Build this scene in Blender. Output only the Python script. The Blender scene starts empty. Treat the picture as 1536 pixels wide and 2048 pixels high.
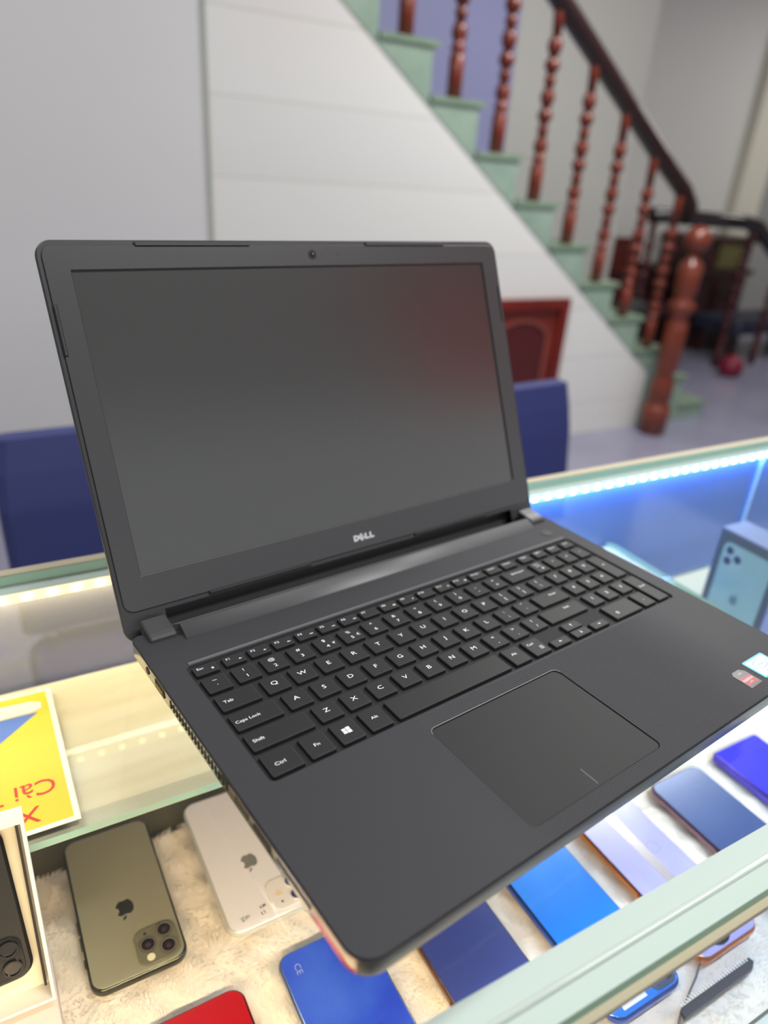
import bpy, bmesh, math, random
import numpy as np
from mathutils import Vector, Matrix, Euler
random.seed(5); rng = np.random.default_rng(5)
S = bpy.context.scene
COL = S.collection
PI = math.pi
GZ = 0.95                      # height of the counter's glass top above the floor

# ------------------------------------------------------------------ camera
cam = bpy.data.cameras.new('camera'); co = bpy.data.objects.new('camera', cam); COL.objects.link(co)
S.camera = co
def rot3(a, b, c):
    return Matrix.Rotation(c, 3, 'Z') @ Matrix.Rotation(b, 3, 'Y') @ Matrix.Rotation(a, 3, 'X')
YAW = math.radians(7.0)
RW = Matrix.Rotation(YAW, 3, 'Z') @ rot3(1.091, -0.0751, -0.6474)
cl = Matrix.Rotation(YAW, 3, 'Z') @ Vector((-0.1106, -0.3962, 0.2834))
co.matrix_world = Matrix.Translation((cl.x, cl.y, cl.z + 0.0237 + GZ)) @ RW.to_4x4()
cam.sensor_fit = 'VERTICAL'; cam.sensor_height = 36.0; cam.sensor_width = 27.0
cam.lens = 1459.7 * 36 / 2048
cam.shift_x = -29.8 / 2048; cam.shift_y = 51.2 / 2048
cam.clip_start = 0.01; cam.clip_end = 60
cam.dof.use_dof = True; cam.dof.focus_distance = 0.44; cam.dof.aperture_fstop = 4.0

# ------------------------------------------------------------------ world, lights, exposure
W = bpy.data.worlds.new('world'); S.world = W; W.use_nodes = True
W.node_tree.nodes['Background'].inputs[0].default_value = (0.93, 0.96, 1.0, 1)
W.node_tree.nodes['Background'].inputs[1].default_value = 0.75
S.view_settings.view_transform = 'Standard'; S.view_settings.look = 'None'
S.view_settings.exposure = 0.0; S.view_settings.gamma = 1.0; S.view_settings.use_curve_mapping = False
def area(name, loc, size, energy, color, rot=(0, 0, 0)):
    l = bpy.data.lights.new(name, 'AREA'); l.shape = 'RECTANGLE'; l.size, l.size_y = size
    l.energy = energy; l.color = color
    o = bpy.data.objects.new(name, l); COL.objects.link(o); o.location = loc; o.rotation_euler = rot
    return o
area('unseen_ceiling_light', (1.0, -0.6, 2.88), (1.6, 0.25), 52, (1.0, 0.98, 0.94))
area('unseen_ceiling_light', (2.6, 1.4, 2.88), (1.6, 0.25), 74, (1.0, 0.98, 0.95))
area('unseen_ceiling_light', (-0.8, 0.9, 2.88), (1.2, 0.25), 24, (1.0, 0.98, 0.95))
area('unseen_ceiling_light', (6.6, 2.6, 2.88), (1.4, 0.25), 36, (1.0, 0.98, 0.95))  # unseen, added to brighten the rear wall
# led tape under the glass: cool on the right, warm on the left
COOL = (0.20, 0.42, 1.0); WARM = (1.0, 0.80, 0.48)
area('led_tape_light', (0.76, 0.144, GZ - 0.0175), (0.80, 0.006), 1.9, COOL, (math.radians(20), 0, 0))
area('led_tape_light', (-0.06, 0.144, GZ - 0.0175), (0.50, 0.006), 0.36, WARM, (math.radians(-5), 0, 0))
area('led_tape_light', (0.66, -0.282, GZ - 0.0135), (0.86, 0.006), 1.5, (0.52, 0.72, 1.0), (math.radians(30), 0, 0))
area('led_tape_light', (-0.04, -0.282, GZ - 0.0135), (0.40, 0.006), 1.55, (1.0, 0.73, 0.42), (math.radians(30), 0, 0))

# ------------------------------------------------------------------ materials
def s2l(c):
    return tuple(((v/255)/12.92 if v/255 <= 0.04045 else ((v/255+0.055)/1.055)**2.4) for v in c)
def mat(name, rgb, rough=0.5, metal=0.0, spec=0.5, coat=0.0, lin=False, bump=None, noise=None, trans=0, emit=None, aniso=0):
    m = bpy.data.materials.new(name); m.use_nodes = True
    nt = m.node_tree; b = nt.nodes['Principled BSDF']
    c = rgb if lin else s2l(rgb)
    b.inputs['Base Color'].default_value = (*c, 1)
    b.inputs['Roughness'].default_value = rough; b.inputs['Metallic'].default_value = metal
    b.inputs['Specular IOR Level'].default_value = spec
    b.inputs['Coat Weight'].default_value = coat; b.inputs['Coat Roughness'].default_value = 0.04
    if trans: b.inputs['Transmission Weight'].default_value = trans
    if emit:
        b.inputs['Emission Color'].default_value = (*emit[0], 1); b.inputs['Emission Strength'].default_value = emit[1]
    tc = nt.nodes.new('ShaderNodeTexCoord')
    if noise:    # (scale, second colour, contrast low, high)
        n = nt.nodes.new('ShaderNodeTexNoise'); n.inputs['Scale'].default_value = noise[0]; n.inputs['Detail'].default_value = 5
        r = nt.nodes.new('ShaderNodeValToRGB'); r.color_ramp.elements[0].position = noise[2]; r.color_ramp.elements[1].position = noise[3]
        r.color_ramp.elements[0].color = (*c, 1); r.color_ramp.elements[1].color = (*(s2l(noise[1])), 1)
        mp = nt.nodes.new('ShaderNodeMapping')
        if len(noise) > 4: mp.inputs['Scale'].default_value = noise[4]
        nt.links.new(tc.outputs['Object'], mp.inputs[0]); nt.links.new(mp.outputs[0], n.inputs['Vector'])
        nt.links.new(n.outputs['Fac'], r.inputs[0]); nt.links.new(r.outputs[0], b.inputs['Base Color'])
    if bump:     # (scale, strength, distance)
        n = nt.nodes.new('ShaderNodeTexNoise'); n.inputs['Scale'].default_value = bump[0]; n.inputs['Detail'].default_value = 3
        u = nt.nodes.new('ShaderNodeBump'); u.inputs['Strength'].default_value = bump[1]; u.inputs['Distance'].default_value = bump[2]
        nt.links.new(tc.outputs['Object'], n.inputs['Vector']); nt.links.new(n.outputs['Fac'], u.inputs['Height'])
        nt.links.new(u.outputs[0], b.inputs['Normal'])
    return m
def glassmat(name, tint, refl=1.0, rough=0.0, haze=0.0, hazecol=(0.8, 0.85, 0.9)):
    m = bpy.data.materials.new(name); m.use_nodes = True; nt = m.node_tree; nt.nodes.clear()
    out = nt.nodes.new('ShaderNodeOutputMaterial'); tr = nt.nodes.new('ShaderNodeBsdfTransparent'); tr.inputs[0].default_value = (*tint, 1)
    gl = nt.nodes.new('ShaderNodeBsdfGlossy'); gl.inputs['Roughness'].default_value = rough
    fr = nt.nodes.new('ShaderNodeFresnel'); fr.inputs[0].default_value = 1.45
    mu = nt.nodes.new('ShaderNodeMath'); mu.operation = 'MULTIPLY'; mu.inputs[1].default_value = refl; mu.use_clamp = True
    mx = nt.nodes.new('ShaderNodeMixShader')
    ge = nt.nodes.new('ShaderNodeNewGeometry'); inv = nt.nodes.new('ShaderNodeMath'); inv.operation = 'SUBTRACT'; inv.inputs[0].default_value = 1.0
    m0 = nt.nodes.new('ShaderNodeMath'); m0.operation = 'MULTIPLY'; nt.links.new(ge.outputs['Backfacing'], inv.inputs[1])
    nt.links.new(fr.outputs[0], m0.inputs[0]); nt.links.new(inv.outputs[0], m0.inputs[1])      # reflect on the outer faces only
    nt.links.new(m0.outputs[0], mu.inputs[0]); nt.links.new(mu.outputs[0], mx.inputs[0])
    nt.links.new(gl.outputs[0], mx.inputs[2])
    if haze:
        df = nt.nodes.new('ShaderNodeBsdfDiffuse'); df.inputs[0].default_value = (*hazecol, 1)
        m2 = nt.nodes.new('ShaderNodeMixShader'); m2.inputs[0].default_value = haze
        nt.links.new(tr.outputs[0], m2.inputs[1]); nt.links.new(df.outputs[0], m2.inputs[2]); nt.links.new(m2.outputs[0], mx.inputs[1])
    else: nt.links.new(tr.outputs[0], mx.inputs[1])
    nt.links.new(mx.outputs[0], out.inputs[0])
    return m

M = {}
M['lid'] = mat('laptop lid plastic', (58, 58, 60), 0.42, bump=(2600, 0.08, 0.0002))
M['bezel'] = mat('laptop bezel plastic', (60, 60, 62), 0.33, spec=0.8, bump=(2600, 0.06, 0.0002))
M['screen'] = mat('matte dark display', (54, 54, 52), 0.22, spec=1.0, coat=0.8)
M['screen'].node_tree.nodes['Principled BSDF'].inputs['Coat Roughness'].default_value = 0.22
M['dark'] = mat('black recess', (8, 8, 9), 0.6)
M['side'] = mat('glossy side edge', (168, 160, 148), 0.09, metal=0.85)
M['front'] = mat('glossy dark front edge', (30, 30, 32), 0.3, metal=0.0)
M['rim'] = mat('polished thin rim', (190, 185, 175), 0.12, metal=0.9)
M['key'] = mat('black key plastic', (30, 31, 32), 0.5, spec=0.32, bump=(2200, 0.06, 0.0002))
M['keyside'] = M['key']
M['legend'] = mat('white key print', (225, 228, 230), 0.5)
M['well'] = mat('keyboard well', (34, 35, 36), 0.6, spec=0.22)
M['pad'] = mat('touchpad surface', (38, 39, 40), 0.55, spec=0.25)
M['padedge'] = mat('touchpad polished edge', (112, 112, 114), 0.45, metal=0.2)
M['bar'] = mat('hinge bar metallic paint', (92, 93, 95), 0.5, metal=0.45, bump=(3500, 0.12, 0.0002))
M['silver'] = mat('silver logo', (225, 226, 228), 0.22, metal=0.35)
M['white'] = mat('white plastic', (235, 235, 233), 0.35)
M['chrome'] = mat('chrome', (200, 200, 205), 0.12, metal=1.0)
M['lens'] = mat('lens glass', (10, 10, 16), 0.05, coat=1.0)

# laptop deck: fine ribs running across, present right of and behind the touchpad
def deckmat():
    m = mat('laptop deck ribbed plastic', (49, 49, 53), 0.55, spec=0.28); nt = m.node_tree; b = nt.nodes['Principled BSDF']
    tc = nt.nodes.new('ShaderNodeTexCoord'); sp = nt.nodes.new('ShaderNodeSeparateXYZ'); nt.links.new(tc.outputs['Object'], sp.inputs[0])
    def mth(op, a, v, clamp=False):
        n = nt.nodes.new('ShaderNodeMath'); n.operation = op; n.use_clamp = clamp
        if isinstance(a, (int, float)): n.inputs[0].default_value = a
        else: nt.links.new(a, n.inputs[0])
        if isinstance(v, (int, float)): n.inputs[1].default_value = v
        else: nt.links.new(v, n.inputs[1])
        return n.outputs[0]
    wv = mth('SINE', mth('MULTIPLY', sp.outputs[1], 2*PI/0.00140), 0)
    mx_ = mth('MULTIPLY', mth('MULTIPLY', mth('SUBTRACT', sp.outputs[0], 0.09), 35, True), mth('MULTIPLY', mth('SUBTRACT', 0.345, sp.outputs[0]), 16, True))
    my_ = mth('MULTIPLY', mth('SUBTRACT', -0.1572, sp.outputs[1]), 900, True)
    h = mth('MULTIPLY', mth('MULTIPLY', wv, mx_), my_)
    nz = nt.nodes.new('ShaderNodeTexNoise'); nz.inputs['Scale'].default_value = 2600
    nt.links.new(tc.outputs['Object'], nz.inputs['Vector'])
    h2 = mth('ADD', h, mth('MULTIPLY', nz.outputs['Fac'], 0.35))
    u = nt.nodes.new('ShaderNodeBump'); u.inputs['Strength'].default_value = 0.55; u.inputs['Distance'].default_value = 0.00022
    nt.links.new(h2, u.inputs['Height']); nt.links.new(u.outputs[0], b.inputs['Normal'])
    return m
M['deck'] = deckmat()

# ------------------------------------------------------------------ mesh helpers
def link(name, me, parent=None, mats=()):
    o = bpy.data.objects.new(name, me); COL.objects.link(o)
    for m in mats: me.materials.append(m)
    if parent: o.parent = parent
    return o
def tag(o, label=None, cat=None, group=None, kind=None):
    if label: o['label'] = label
    if cat: o['category'] = cat
    if group: o['group'] = group
    if kind: o['kind'] = kind
    return o
def empty(name, loc, rz=0, label=None, cat=None, group=None, rot=None):
    o = bpy.data.objects.new(name, None); COL.objects.link(o); o.location = loc
    o.rotation_euler = rot if rot else (0, 0, rz); o.empty_display_size = 0.05
    return tag(o, label, cat, group)
class MB:
    def __init__(s): s.v = []; s.f = []; s.m = []; s.sm = []
    def add(s, vs, fs, mi=0, smooth=False, T=None):
        k = len(s.v)
        if T is not None: vs = [tuple(T @ Vector(v)) for v in vs]
        s.v += [tuple(v) for v in vs]
        for f in fs: s.f.append(tuple(i+k for i in f)); s.m.append(mi); s.sm.append(smooth)
        return s
    def box(s, x0, y0, z0, x1, y1, z1, mi=0, T=None):
        v = [(x0,y0,z0),(x1,y0,z0),(x1,y1,z0),(x0,y1,z0),(x0,y0,z1),(x1,y0,z1),(x1,y1,z1),(x0,y1,z1)]
        return s.add(v, [(3,2,1,0),(4,5,6,7),(0,1,5,4),(1,2,6,5),(2,3,7,6),(3,0,4,7)], mi, False, T)
    def loft(s, loops, mi=0, smooth=False, caps=(True, True), T=None, mis=None):
        n = len(loops[0]); vs = [p for l in loops for p in l]; 
        for i in range(len(loops)-1):
            fs = [(i*n+j, i*n+(j+1) % n, (i+1)*n+(j+1) % n, (i+1)*n+j) for j in range(n)]
            if i == 0:
                s.add(vs, fs, mis[i] if mis else mi, smooth, T); base = len(s.v)-len(vs)
            else:
                for f in fs: s.f.append(tuple(a+base for a in f)); s.m.append(mis[i] if mis else mi); s.sm.append(smooth)
        if caps[0]: s.f.append(tuple(base+j for j in reversed(range(n)))); s.m.append(mis[0] if mis else mi); s.sm.append(False)
        if caps[1]: s.f.append(tuple(base+(len(loops)-1)*n+j for j in range(n))); s.m.append(mis[-1] if mis else mi); s.sm.append(False)
        return s
    def rbox(s, x0, y0, x1, y1, z0, z1, r, bev=0.0, mi=0, seg=5, T=None, botbev=0.0, smooth=False, bseg=1, mis=None):
        L = []
        if botbev:
            for i in range(bseg+1):
                a = PI/2*i/bseg; q = botbev*(1-math.sin(a)); L.append(rr(x0+q, y0+q, x1-q, y1-q, max(r-q, 1e-5), z0+botbev*(1-math.cos(a)), seg))
        else: L.append(rr(x0, y0, x1, y1, r, z0, seg))
        if bev:
            for i in range(bseg+1):
                a = PI/2*i/bseg; q = bev*(1-math.cos(a)); L.append(rr(x0+q, y0+q, x1-q, y1-q, max(r-q, 1e-5), z1-bev+bev*math.sin(a), seg))
        else: L.append(rr(x0, y0, x1, y1, r, z1, seg))
        return s.loft(L, mi, smooth, T=T)
    def lathe(s, prof, cx=0, cy=0, n=20, mi=0, T=None, smooth=True):
        L = [[(cx+r*math.cos(2*PI*j/n), cy+r*math.sin(2*PI*j/n), z) for j in range(n)] for r, z in prof]
        return s.loft(L, mi, smooth, T=T)
    def tube(s, pts, r, n=8, mi=0):
        pts = [Vector(p) for p in pts]; L = []
        for i, p in enumerate(pts):
            d = (pts[min(i+1, len(pts)-1)]-pts[max(i-1, 0)]).normalized()
            a = d.cross(Vector((0, 0, 1))); a = a.normalized() if a.length > 1e-4 else Vector((1, 0, 0)); b = d.cross(a)
            rr_ = r[i] if isinstance(r, (list, tuple)) else r
            L.append([tuple(p+a*rr_*math.cos(2*PI*j/n)-b*rr_*math.sin(2*PI*j/n)) for j in range(n)])
        return s.loft(L, mi, True)
    def poly(s, pts, z0, z1, mi=0, T=None):    # prism of a 2d outline
        n = len(pts); a = sum(pts[i][0]*pts[(i+1) % n][1]-pts[(i+1) % n][0]*pts[i][1] for i in range(n))
        if a < 0: pts = pts[::-1]
        return s.loft([[(x, y, z0) for x, y in pts], [(x, y, z1) for x, y in pts]], mi, T=T)
    def build(s, name, mats, parent=None, fix=False):
        me = bpy.data.meshes.new(name); me.from_pydata(s.v, [], s.f)
        me.polygons.foreach_set('material_index', s.m); me.polygons.foreach_set('use_smooth', s.sm)
        if not isinstance(mats, (list, tuple)): mats = [mats]
        if fix:
            bm = bmesh.new(); bm.from_mesh(me); bmesh.ops.recalc_face_normals(bm, faces=bm.faces); bm.to_mesh(me); bm.free()
        me.update()
        return link(name, me, parent, mats)
def rr(x0, y0, x1, y1, r, z, seg=5):
    r = min(r, abs(x1-x0)/2-1e-6, abs(y1-y0)/2-1e-6); out = []
    for cx, cy, a0 in ((x1-r, y0+r, -PI/2), (x1-r, y1-r, 0), (x0+r, y1-r, PI/2), (x0+r, y0+r, PI)):
        for i in range(seg+1):
            a = a0+PI/2*i/seg; out.append((cx+r*math.cos(a), cy+r*math.sin(a), z))
    return out
def plate_with_holes(mb, outer, holes, z, mi=0):
    bm = bmesh.new()
    for lp in [outer]+holes:
        vs = [bm.verts.new((p[0], p[1], z)) for p in lp]
        for i in range(len(vs)): bm.edges.new((vs[i], vs[(i+1) % len(vs)]))
    bmesh.ops.triangle_fill(bm, use_beauty=True, edges=bm.edges[:], normal=(0, 0, 1))
    bm.verts.index_update()
    vs = [tuple(v.co) for v in bm.verts]; fs = []
    for f in bm.faces:
        ix = [v.index for v in f.verts]
        if f.normal.z < 0: ix.reverse()
        fs.append(tuple(ix))
    mb.add(vs, fs, mi); bm.free()

# text -> flat triangles, cached (all strings converted in one go)
TXT = {}
def prep(strings):
    obs = []
    for t in strings:
        if t in TXT: continue
        c = bpy.data.curves.new('t', 'FONT'); c.body = t; c.size = 1; c.align_x = 'CENTER'; c.align_y = 'CENTER'; c.resolution_u = 3; c.fill_mode = 'FRONT'
        c.offset = 0.003
        o = bpy.data.objects.new('t', c); COL.objects.link(o); obs.append((t, o, c))
    bpy.context.view_layer.update(); dg = bpy.context.evaluated_depsgraph_get()
    for t, o, c in obs:
        me = bpy.data.meshes.new_from_object(o.evaluated_get(dg)); vs = [tuple(v.co) for v in me.vertices]; fs = [tuple(p.vertices) for p in me.polygons]
        if vs:
            cx = (min(v[0] for v in vs)+max(v[0] for v in vs))/2; cy = (min(v[1] for v in vs)+max(v[1] for v in vs))/2
            if t in ('_', '-', "'", '"', '.', ',', '`', '~', '^'): cy = 0.0
            vs = [(v[0]-cx, v[1]-cy, 0) for v in vs]
        fs = [f if tri_up(vs, f) else tuple(reversed(f)) for f in fs]
        TXT[t] = (vs, fs); bpy.data.meshes.remove(me); bpy.data.objects.remove(o); bpy.data.curves.remove(c)
def tri_up(vs, f):
    a, b, c = (Vector(vs[i]) for i in f[:3]); return (b-a).cross(c-a).z >= 0
def text(mb, t, x, y, z, size, sx=1.0, ang=0.0, mi=0, left=False):
    vs, fs = TXT[t]; ox = -min(v[0] for v in vs)*size*sx if left else 0
    ca, sa = math.cos(ang), math.sin(ang); out = []
    for v in vs:
        a, b = v[0]*size*sx+ox, v[1]*size; out.append((x+a*ca-b*sa, y+a*sa+b*ca, z))
    mb.add(out, fs, mi)
F_KEYS = ['Esc']+['F%d' % i for i in range(1, 13)]+['PrtScr', 'Insert', 'Delete', 'PgUp', 'PgDn', 'Home', 'End']
strs = set(F_KEYS) | set('QWERTYUIOPASDFGHJKLZXCVBNM0123456789') | set('~`!@#$%^&*()_-+={}[]|\\:;"\',.<>?/') | {'Tab', 'Caps Lock', 'Shift', 'Ctrl', 'Fn', 'Alt', 'Enter', 'Backspace', 'Num', 'Lock', '€', '₹', 'Xin', 'Cài Tà', 'CE', 'intel', 'inside', 'RADEON', 'AMD', 'Zin', '11', 'KM', 'VI IAN', 'o', 'PRO'}
prep(sorted(strs))

# ================================================================== SETTING
M['floor'] = mat('grey polished floor tile', (128, 128, 148), 0.22, noise=(1.6, (142, 140, 158), 0.35, 0.7))
M['paint'] = mat('pale grey wall paint', (196, 196, 196), 0.55, noise=(0.8, (203, 203, 202), 0.3, 0.7))
M['farpaint'] = mat('grey stairwell paint', (178, 177, 172), 0.6)
M['lilac'] = mat('lilac stairwell wall', (140, 142, 182), 0.6)
M['ceil'] = mat('white ceiling', (225, 225, 222), 0.7)
M['cream'] = mat('cream painted trim', (208, 204, 188), 0.5)
def tilemat():
    m = mat('white glazed wall tile', (212, 212, 208), 0.16); nt = m.node_tree; b = nt.nodes['Principled BSDF']
    tc = nt.nodes.new('ShaderNodeTexCoord'); mp = nt.nodes.new('ShaderNodeMapping'); mp.inputs['Rotation'].default_value = (PI/2, 0, 0)
    sp = nt.nodes.new('ShaderNodeSeparateXYZ'); cb = nt.nodes.new('ShaderNodeCombineXYZ')
    nt.links.new(tc.outputs['Object'], sp.inputs[0]); nt.links.new(sp.outputs[0], cb.inputs[0]); nt.links.new(sp.outputs[2], cb.inputs[1])
    nt.links.new(cb.outputs[0], mp.inputs[0]); mp.inputs['Rotation'].default_value = (0, 0, 0); mp.inputs['Location'].default_value = (0.21, -0.175, 0)
    br = nt.nodes.new('ShaderNodeTexBrick'); br.offset = 0.0
    br.inputs['Scale'].default_value = 1.0; br.inputs['Brick Width'].default_value = 9.0; br.inputs['Row Height'].default_value = 0.245
    br.inputs['Mortar Size'].default_value = 0.0035; br.inputs['Mortar Smooth'].default_value = 0.3
    br.inputs['Color1'].default_value = (*s2l((214, 214, 210)), 1); br.inputs['Color2'].default_value = (*s2l((209, 209, 206)), 1); br.inputs['Mortar'].default_value = (*s2l((190, 193, 185)), 1)
    nt.links.new(mp.outputs[0], br.inputs['Vector']); nt.links.new(br.outputs['Color'], b.inputs['Base Color'])
    return m
M['tile'] = tilemat()
def struct(name, mb, m): o = mb.build(name, m); o['kind'] = 'structure'; return o
WY = 2.34
X0, X1, Y0, Y1 = -2.6, 9.0, -3.6, 4.3
CEIL = 2.95
struct('floor', MB().box(X0, Y0, -0.1, X1, Y1, 0), M['floor'])
struct('ceiling', MB().box(X0, Y0, CEIL, X1, Y1, CEIL+0.1), M['ceil'])
# plain painted stretch on the left, tiled stretch below the stair slope
struct('wall_back', MB().box(X0, WY, 0, 0.785, WY+0.12, CEIL), M['paint'])
def wx(z): return 1.26 - (z-GZ-0.77)/0.725
tw = MB()
pts = [(0.785, 0), (3.21, 0), (3.21, GZ-0.645), (wx(GZ+1.42), GZ+1.42), (0.785, GZ+1.115)]
pts = [(0.785, 0), (3.21, 0), (3.21, GZ-0.643), (0.785, GZ+0.77+(1.26-0.785)*0.725)]
T = Matrix(((1, 0, 0, 0), (0, 0, -1, 0), (0, 1, 0, 0), (0, 0, 0, 1)))
tw.poly(pts, -WY-0.12, -WY, T=T)
struct('wall_under_stairs', tw, M['tile'])
struct('wall_stair_edge', MB().box(3.09, WY+0.12, 0, 3.21, WY+0.95, 0.30), M['paint'])
struct('wall_far', MB().box(-1.2, 3.30, 0, 2.76, 3.42, CEIL), M['lilac'])  # far wall in two tones, lilac here and grey further right
struct('wall_far_grey', MB().box(2.76, 3.30, 0, 3.75, 3.42, CEIL), M['farpaint'])
struct('wall_rear', MB().box(3.75, 4.18, 0, 6.25, 4.30, CEIL), mat('light grey rear paint', (205, 204, 199), 0.6))
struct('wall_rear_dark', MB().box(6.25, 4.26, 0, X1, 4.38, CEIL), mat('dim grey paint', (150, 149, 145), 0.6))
struct('wall_right', MB().box(X1-0.12, Y0, 0, X1, Y1, CEIL), M['farpaint'])
struct('wall_front_added', MB().box(X0, Y0-0.12, 0, X1, Y0, 1.15), mat('grey added front panel', (92, 92, 94), 0.6))  # unseen low wall, added to darken the lower reflections in the lid
struct('wall_left', MB().box(X0, Y0, 0, X0+0.12, Y1, CEIL), M['paint'])
struct('wall_corner', MB().box(3.63, 3.42, 0, 3.75, 4.3, CEIL), M['farpaint'])
struct('trim_1', MB().box(0.778, WY-0.006, 0, 0.79, WY, CEIL), mat('grey green grout strip', (150, 156, 144), 0.5))
struct('trim_2', MB().box(5.93, 4.10, 0, 6.25, 4.18, CEIL), M['cream'])
# stair skirting on the far wall follows the slope
sk = MB(); 
def nose(x): return GZ+0.70-(x-1.66)*0.734
sk.poly([(0.2, nose(0.2)-0.05), (0.2, nose(0.2)+0.10), (3.7, nose(3.7)+0.10), (3.7, nose(3.7)-0.05)], -3.30, -3.285, T=T)
struct('trim_3', sk, mat('pale grey stair skirting', (150, 150, 152), 0.5))

# ================================================================== STAIRCASE
M['green'] = mat('green stone', (126, 150, 134), 0.35, noise=(9, (146, 166, 150), 0.3, 0.7))
M['greend'] = mat('green stone nosing', (112, 134, 112), 0.3, noise=(12, (128, 148, 128), 0.3, 0.7))
M['wood'] = mat('red brown varnished wood', (88, 26, 14), 0.36, coat=0.2, noise=(4, (132, 54, 30), 0.35, 0.7, (1, 1, 0.15)))
M['wooddark'] = mat('dark brown varnished rail', (36, 10, 8), 0.34, coat=0.2)
M['woodnewel'] = mat('chestnut varnished newel', (108, 44, 24), 0.32, coat=0.3)
stair = empty('staircase', (3.3, WY, 0), 0, 'green stone staircase rising to the left with turned red wooden balusters', 'staircase')
def kid(o, p):           # keep world placement when the parent's Empty is away from the origin
    o.parent = p; o.matrix_parent_inverse = Matrix.Translation(p.location).inverted() if p.rotation_euler.z == 0 else (Matrix.Translation(p.location) @ p.rotation_euler.to_matrix().to_4x4()).inverted()
    return o
RISE, RUN = 0.1725, 0.235
# sawtooth stringer on the open side
sp_ = []
N0, N1 = -4, 9
for i in range(N0, N1+1):
    xn = 1.645+RUN*i; zt = GZ+0.70-RISE*i-0.02
    sp_ += [(xn-RUN, zt), (xn, zt)]
xl = sp_[-1][0]
sp_ += [(xl, 0.0), (3.215, 0.0), (3.215, GZ-0.645), (1.26, GZ+0.77), (sp_[0][0], GZ+0.77+(1.26-sp_[0][0])*0.725)]
o = MB().poly(sp_, -WY-0.10, -WY+0.004, T=T).build('stringer', M['green'], fix=True); kid(o, stair)
for i in range(N0, N1+1):
    xn = 1.66+RUN*i; zt = GZ+0.70-RISE*i
    b = MB().box(xn-RUN-0.01, WY-0.014, zt-0.02, xn+0.010, 3.30, zt, 1)
    b.box(xn-RUN, WY+0.10, zt-RISE, xn-0.015, 3.29, zt-0.02, 0)
    kid(b.build('step', [M['green'], M['greend']]), stair)
def baluster_profile(h, r=0.031):
    pr = [(r*0.95, 0), (r*0.95, 0.14), (r*0.6, 0.15), (r*1.05, 0.165), (r*0.6, 0.18)]
    z = 0.18; k = 0; top = h-0.16
    while z < top:
        a = [1.0, 0.8, 1.05][k % 3]; l = [0.075, 0.045, 0.06][k % 3]
        pr += [(r*0.55, z), (r*a*0.9, z+l*0.25), (r*a, z+l*0.5), (r*a*0.8, z+l*0.75), (r*0.5, z+l)]; z += l; k += 1
    pr += [(r*0.6, z), (r*0.8, h-0.02), (r*0.7, h)]
    return pr
RAILSLOPE = 0.675
def railz(x): return GZ+0.25+(3.22-x)*RAILSLOPE
BX = [1.54+RUN*i for i in range(-3, 8)]
for i, x in enumerate(BX):
    k = i-3; zb = GZ+0.70-RISE*k
    h = railz(x)-zb-0.02
    m = MB().lathe(baluster_profile(h), n=12).build('baluster', M['wood']); m.location = (x, WY+0.03, zb); kid(m, stair)
# handrail
rl = MB(); prof = [(-0.032, -0.03), (0.032, -0.03), (0.040, 0.0), (0.036, 0.025), (0.018, 0.038), (-0.018, 0.038), (-0.036, 0.025), (-0.040, 0.0)]
path = [(0.4, railz(0.4)), (1.5, railz(1.5)), (3.05, railz(3.05)), (3.20, railz(3.19)), (3.27, railz(3.22)-0.05), (3.285, railz(3.22)-0.13)]
L = []
for i, (x, z) in enumerate(path):
    a = path[max(i-1, 0)]; c = path[min(i+1, len(path)-1)]; d = Vector((c[0]-a[0], c[1]-a[1])).normalized()
    L.append([(x-d.y*q, WY+0.03+p_, z+d.x*q) for p_, q in prof])
kid(rl.loft(L, smooth=True).build('handrail', M['wooddark'], fix=True), stair)
# newel post with ball finial
nw = [(0.075, 0), (0.075, 0.16), (0.05, 0.18), (0.065, 0.2), (0.06, 0.30), (0.045, 0.34), (0.062, 0.36), (0.05, 0.385), (0.062, 0.41), (0.055, 0.60), (0.04, 0.64), (0.066, 0.67), (0.066, 0.70), (0.042, 0.73), (0.058, 0.76), (0.06, 0.88), (0.05, 0.90), (0.028, 0.92), (0.028, 0.95)]
np_ = MB().lathe(nw, n=24).build('newel_post', M['woodnewel']); np_.location = (3.21, 2.22, 0); kid(np_, stair)
bp_ = [(0.066*math.sin(PI*(0.12+0.86*i/12))+0.002, 0.066-0.066*math.cos(PI*(0.12+0.86*i/12))) for i in range(13)]
bf = MB().lathe(bp_, n=24).build('ball_finial', M['woodnewel'], np_); bf.location = (0, 0, 0.942)

# things on / behind the stairs
bt = empty('blue_bottle', (2.52, WY+0.08, GZ+0.70-RISE*4+0.001), 0, 'small blue plastic bottle standing on a green stair tread beside a baluster', 'bottle')
MB().lathe([(0.022, 0), (0.024, 0.02), (0.024, 0.10), (0.012, 0.125)], n=16).build('bottle_body', mat('blue plastic', (40, 92, 160), 0.3), bt)
MB().lathe([(0.013, 0.125), (0.013, 0.145)], n=12).build('bottle_cap', mat('blue cap', (150, 175, 210), 0.4), bt)

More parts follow.
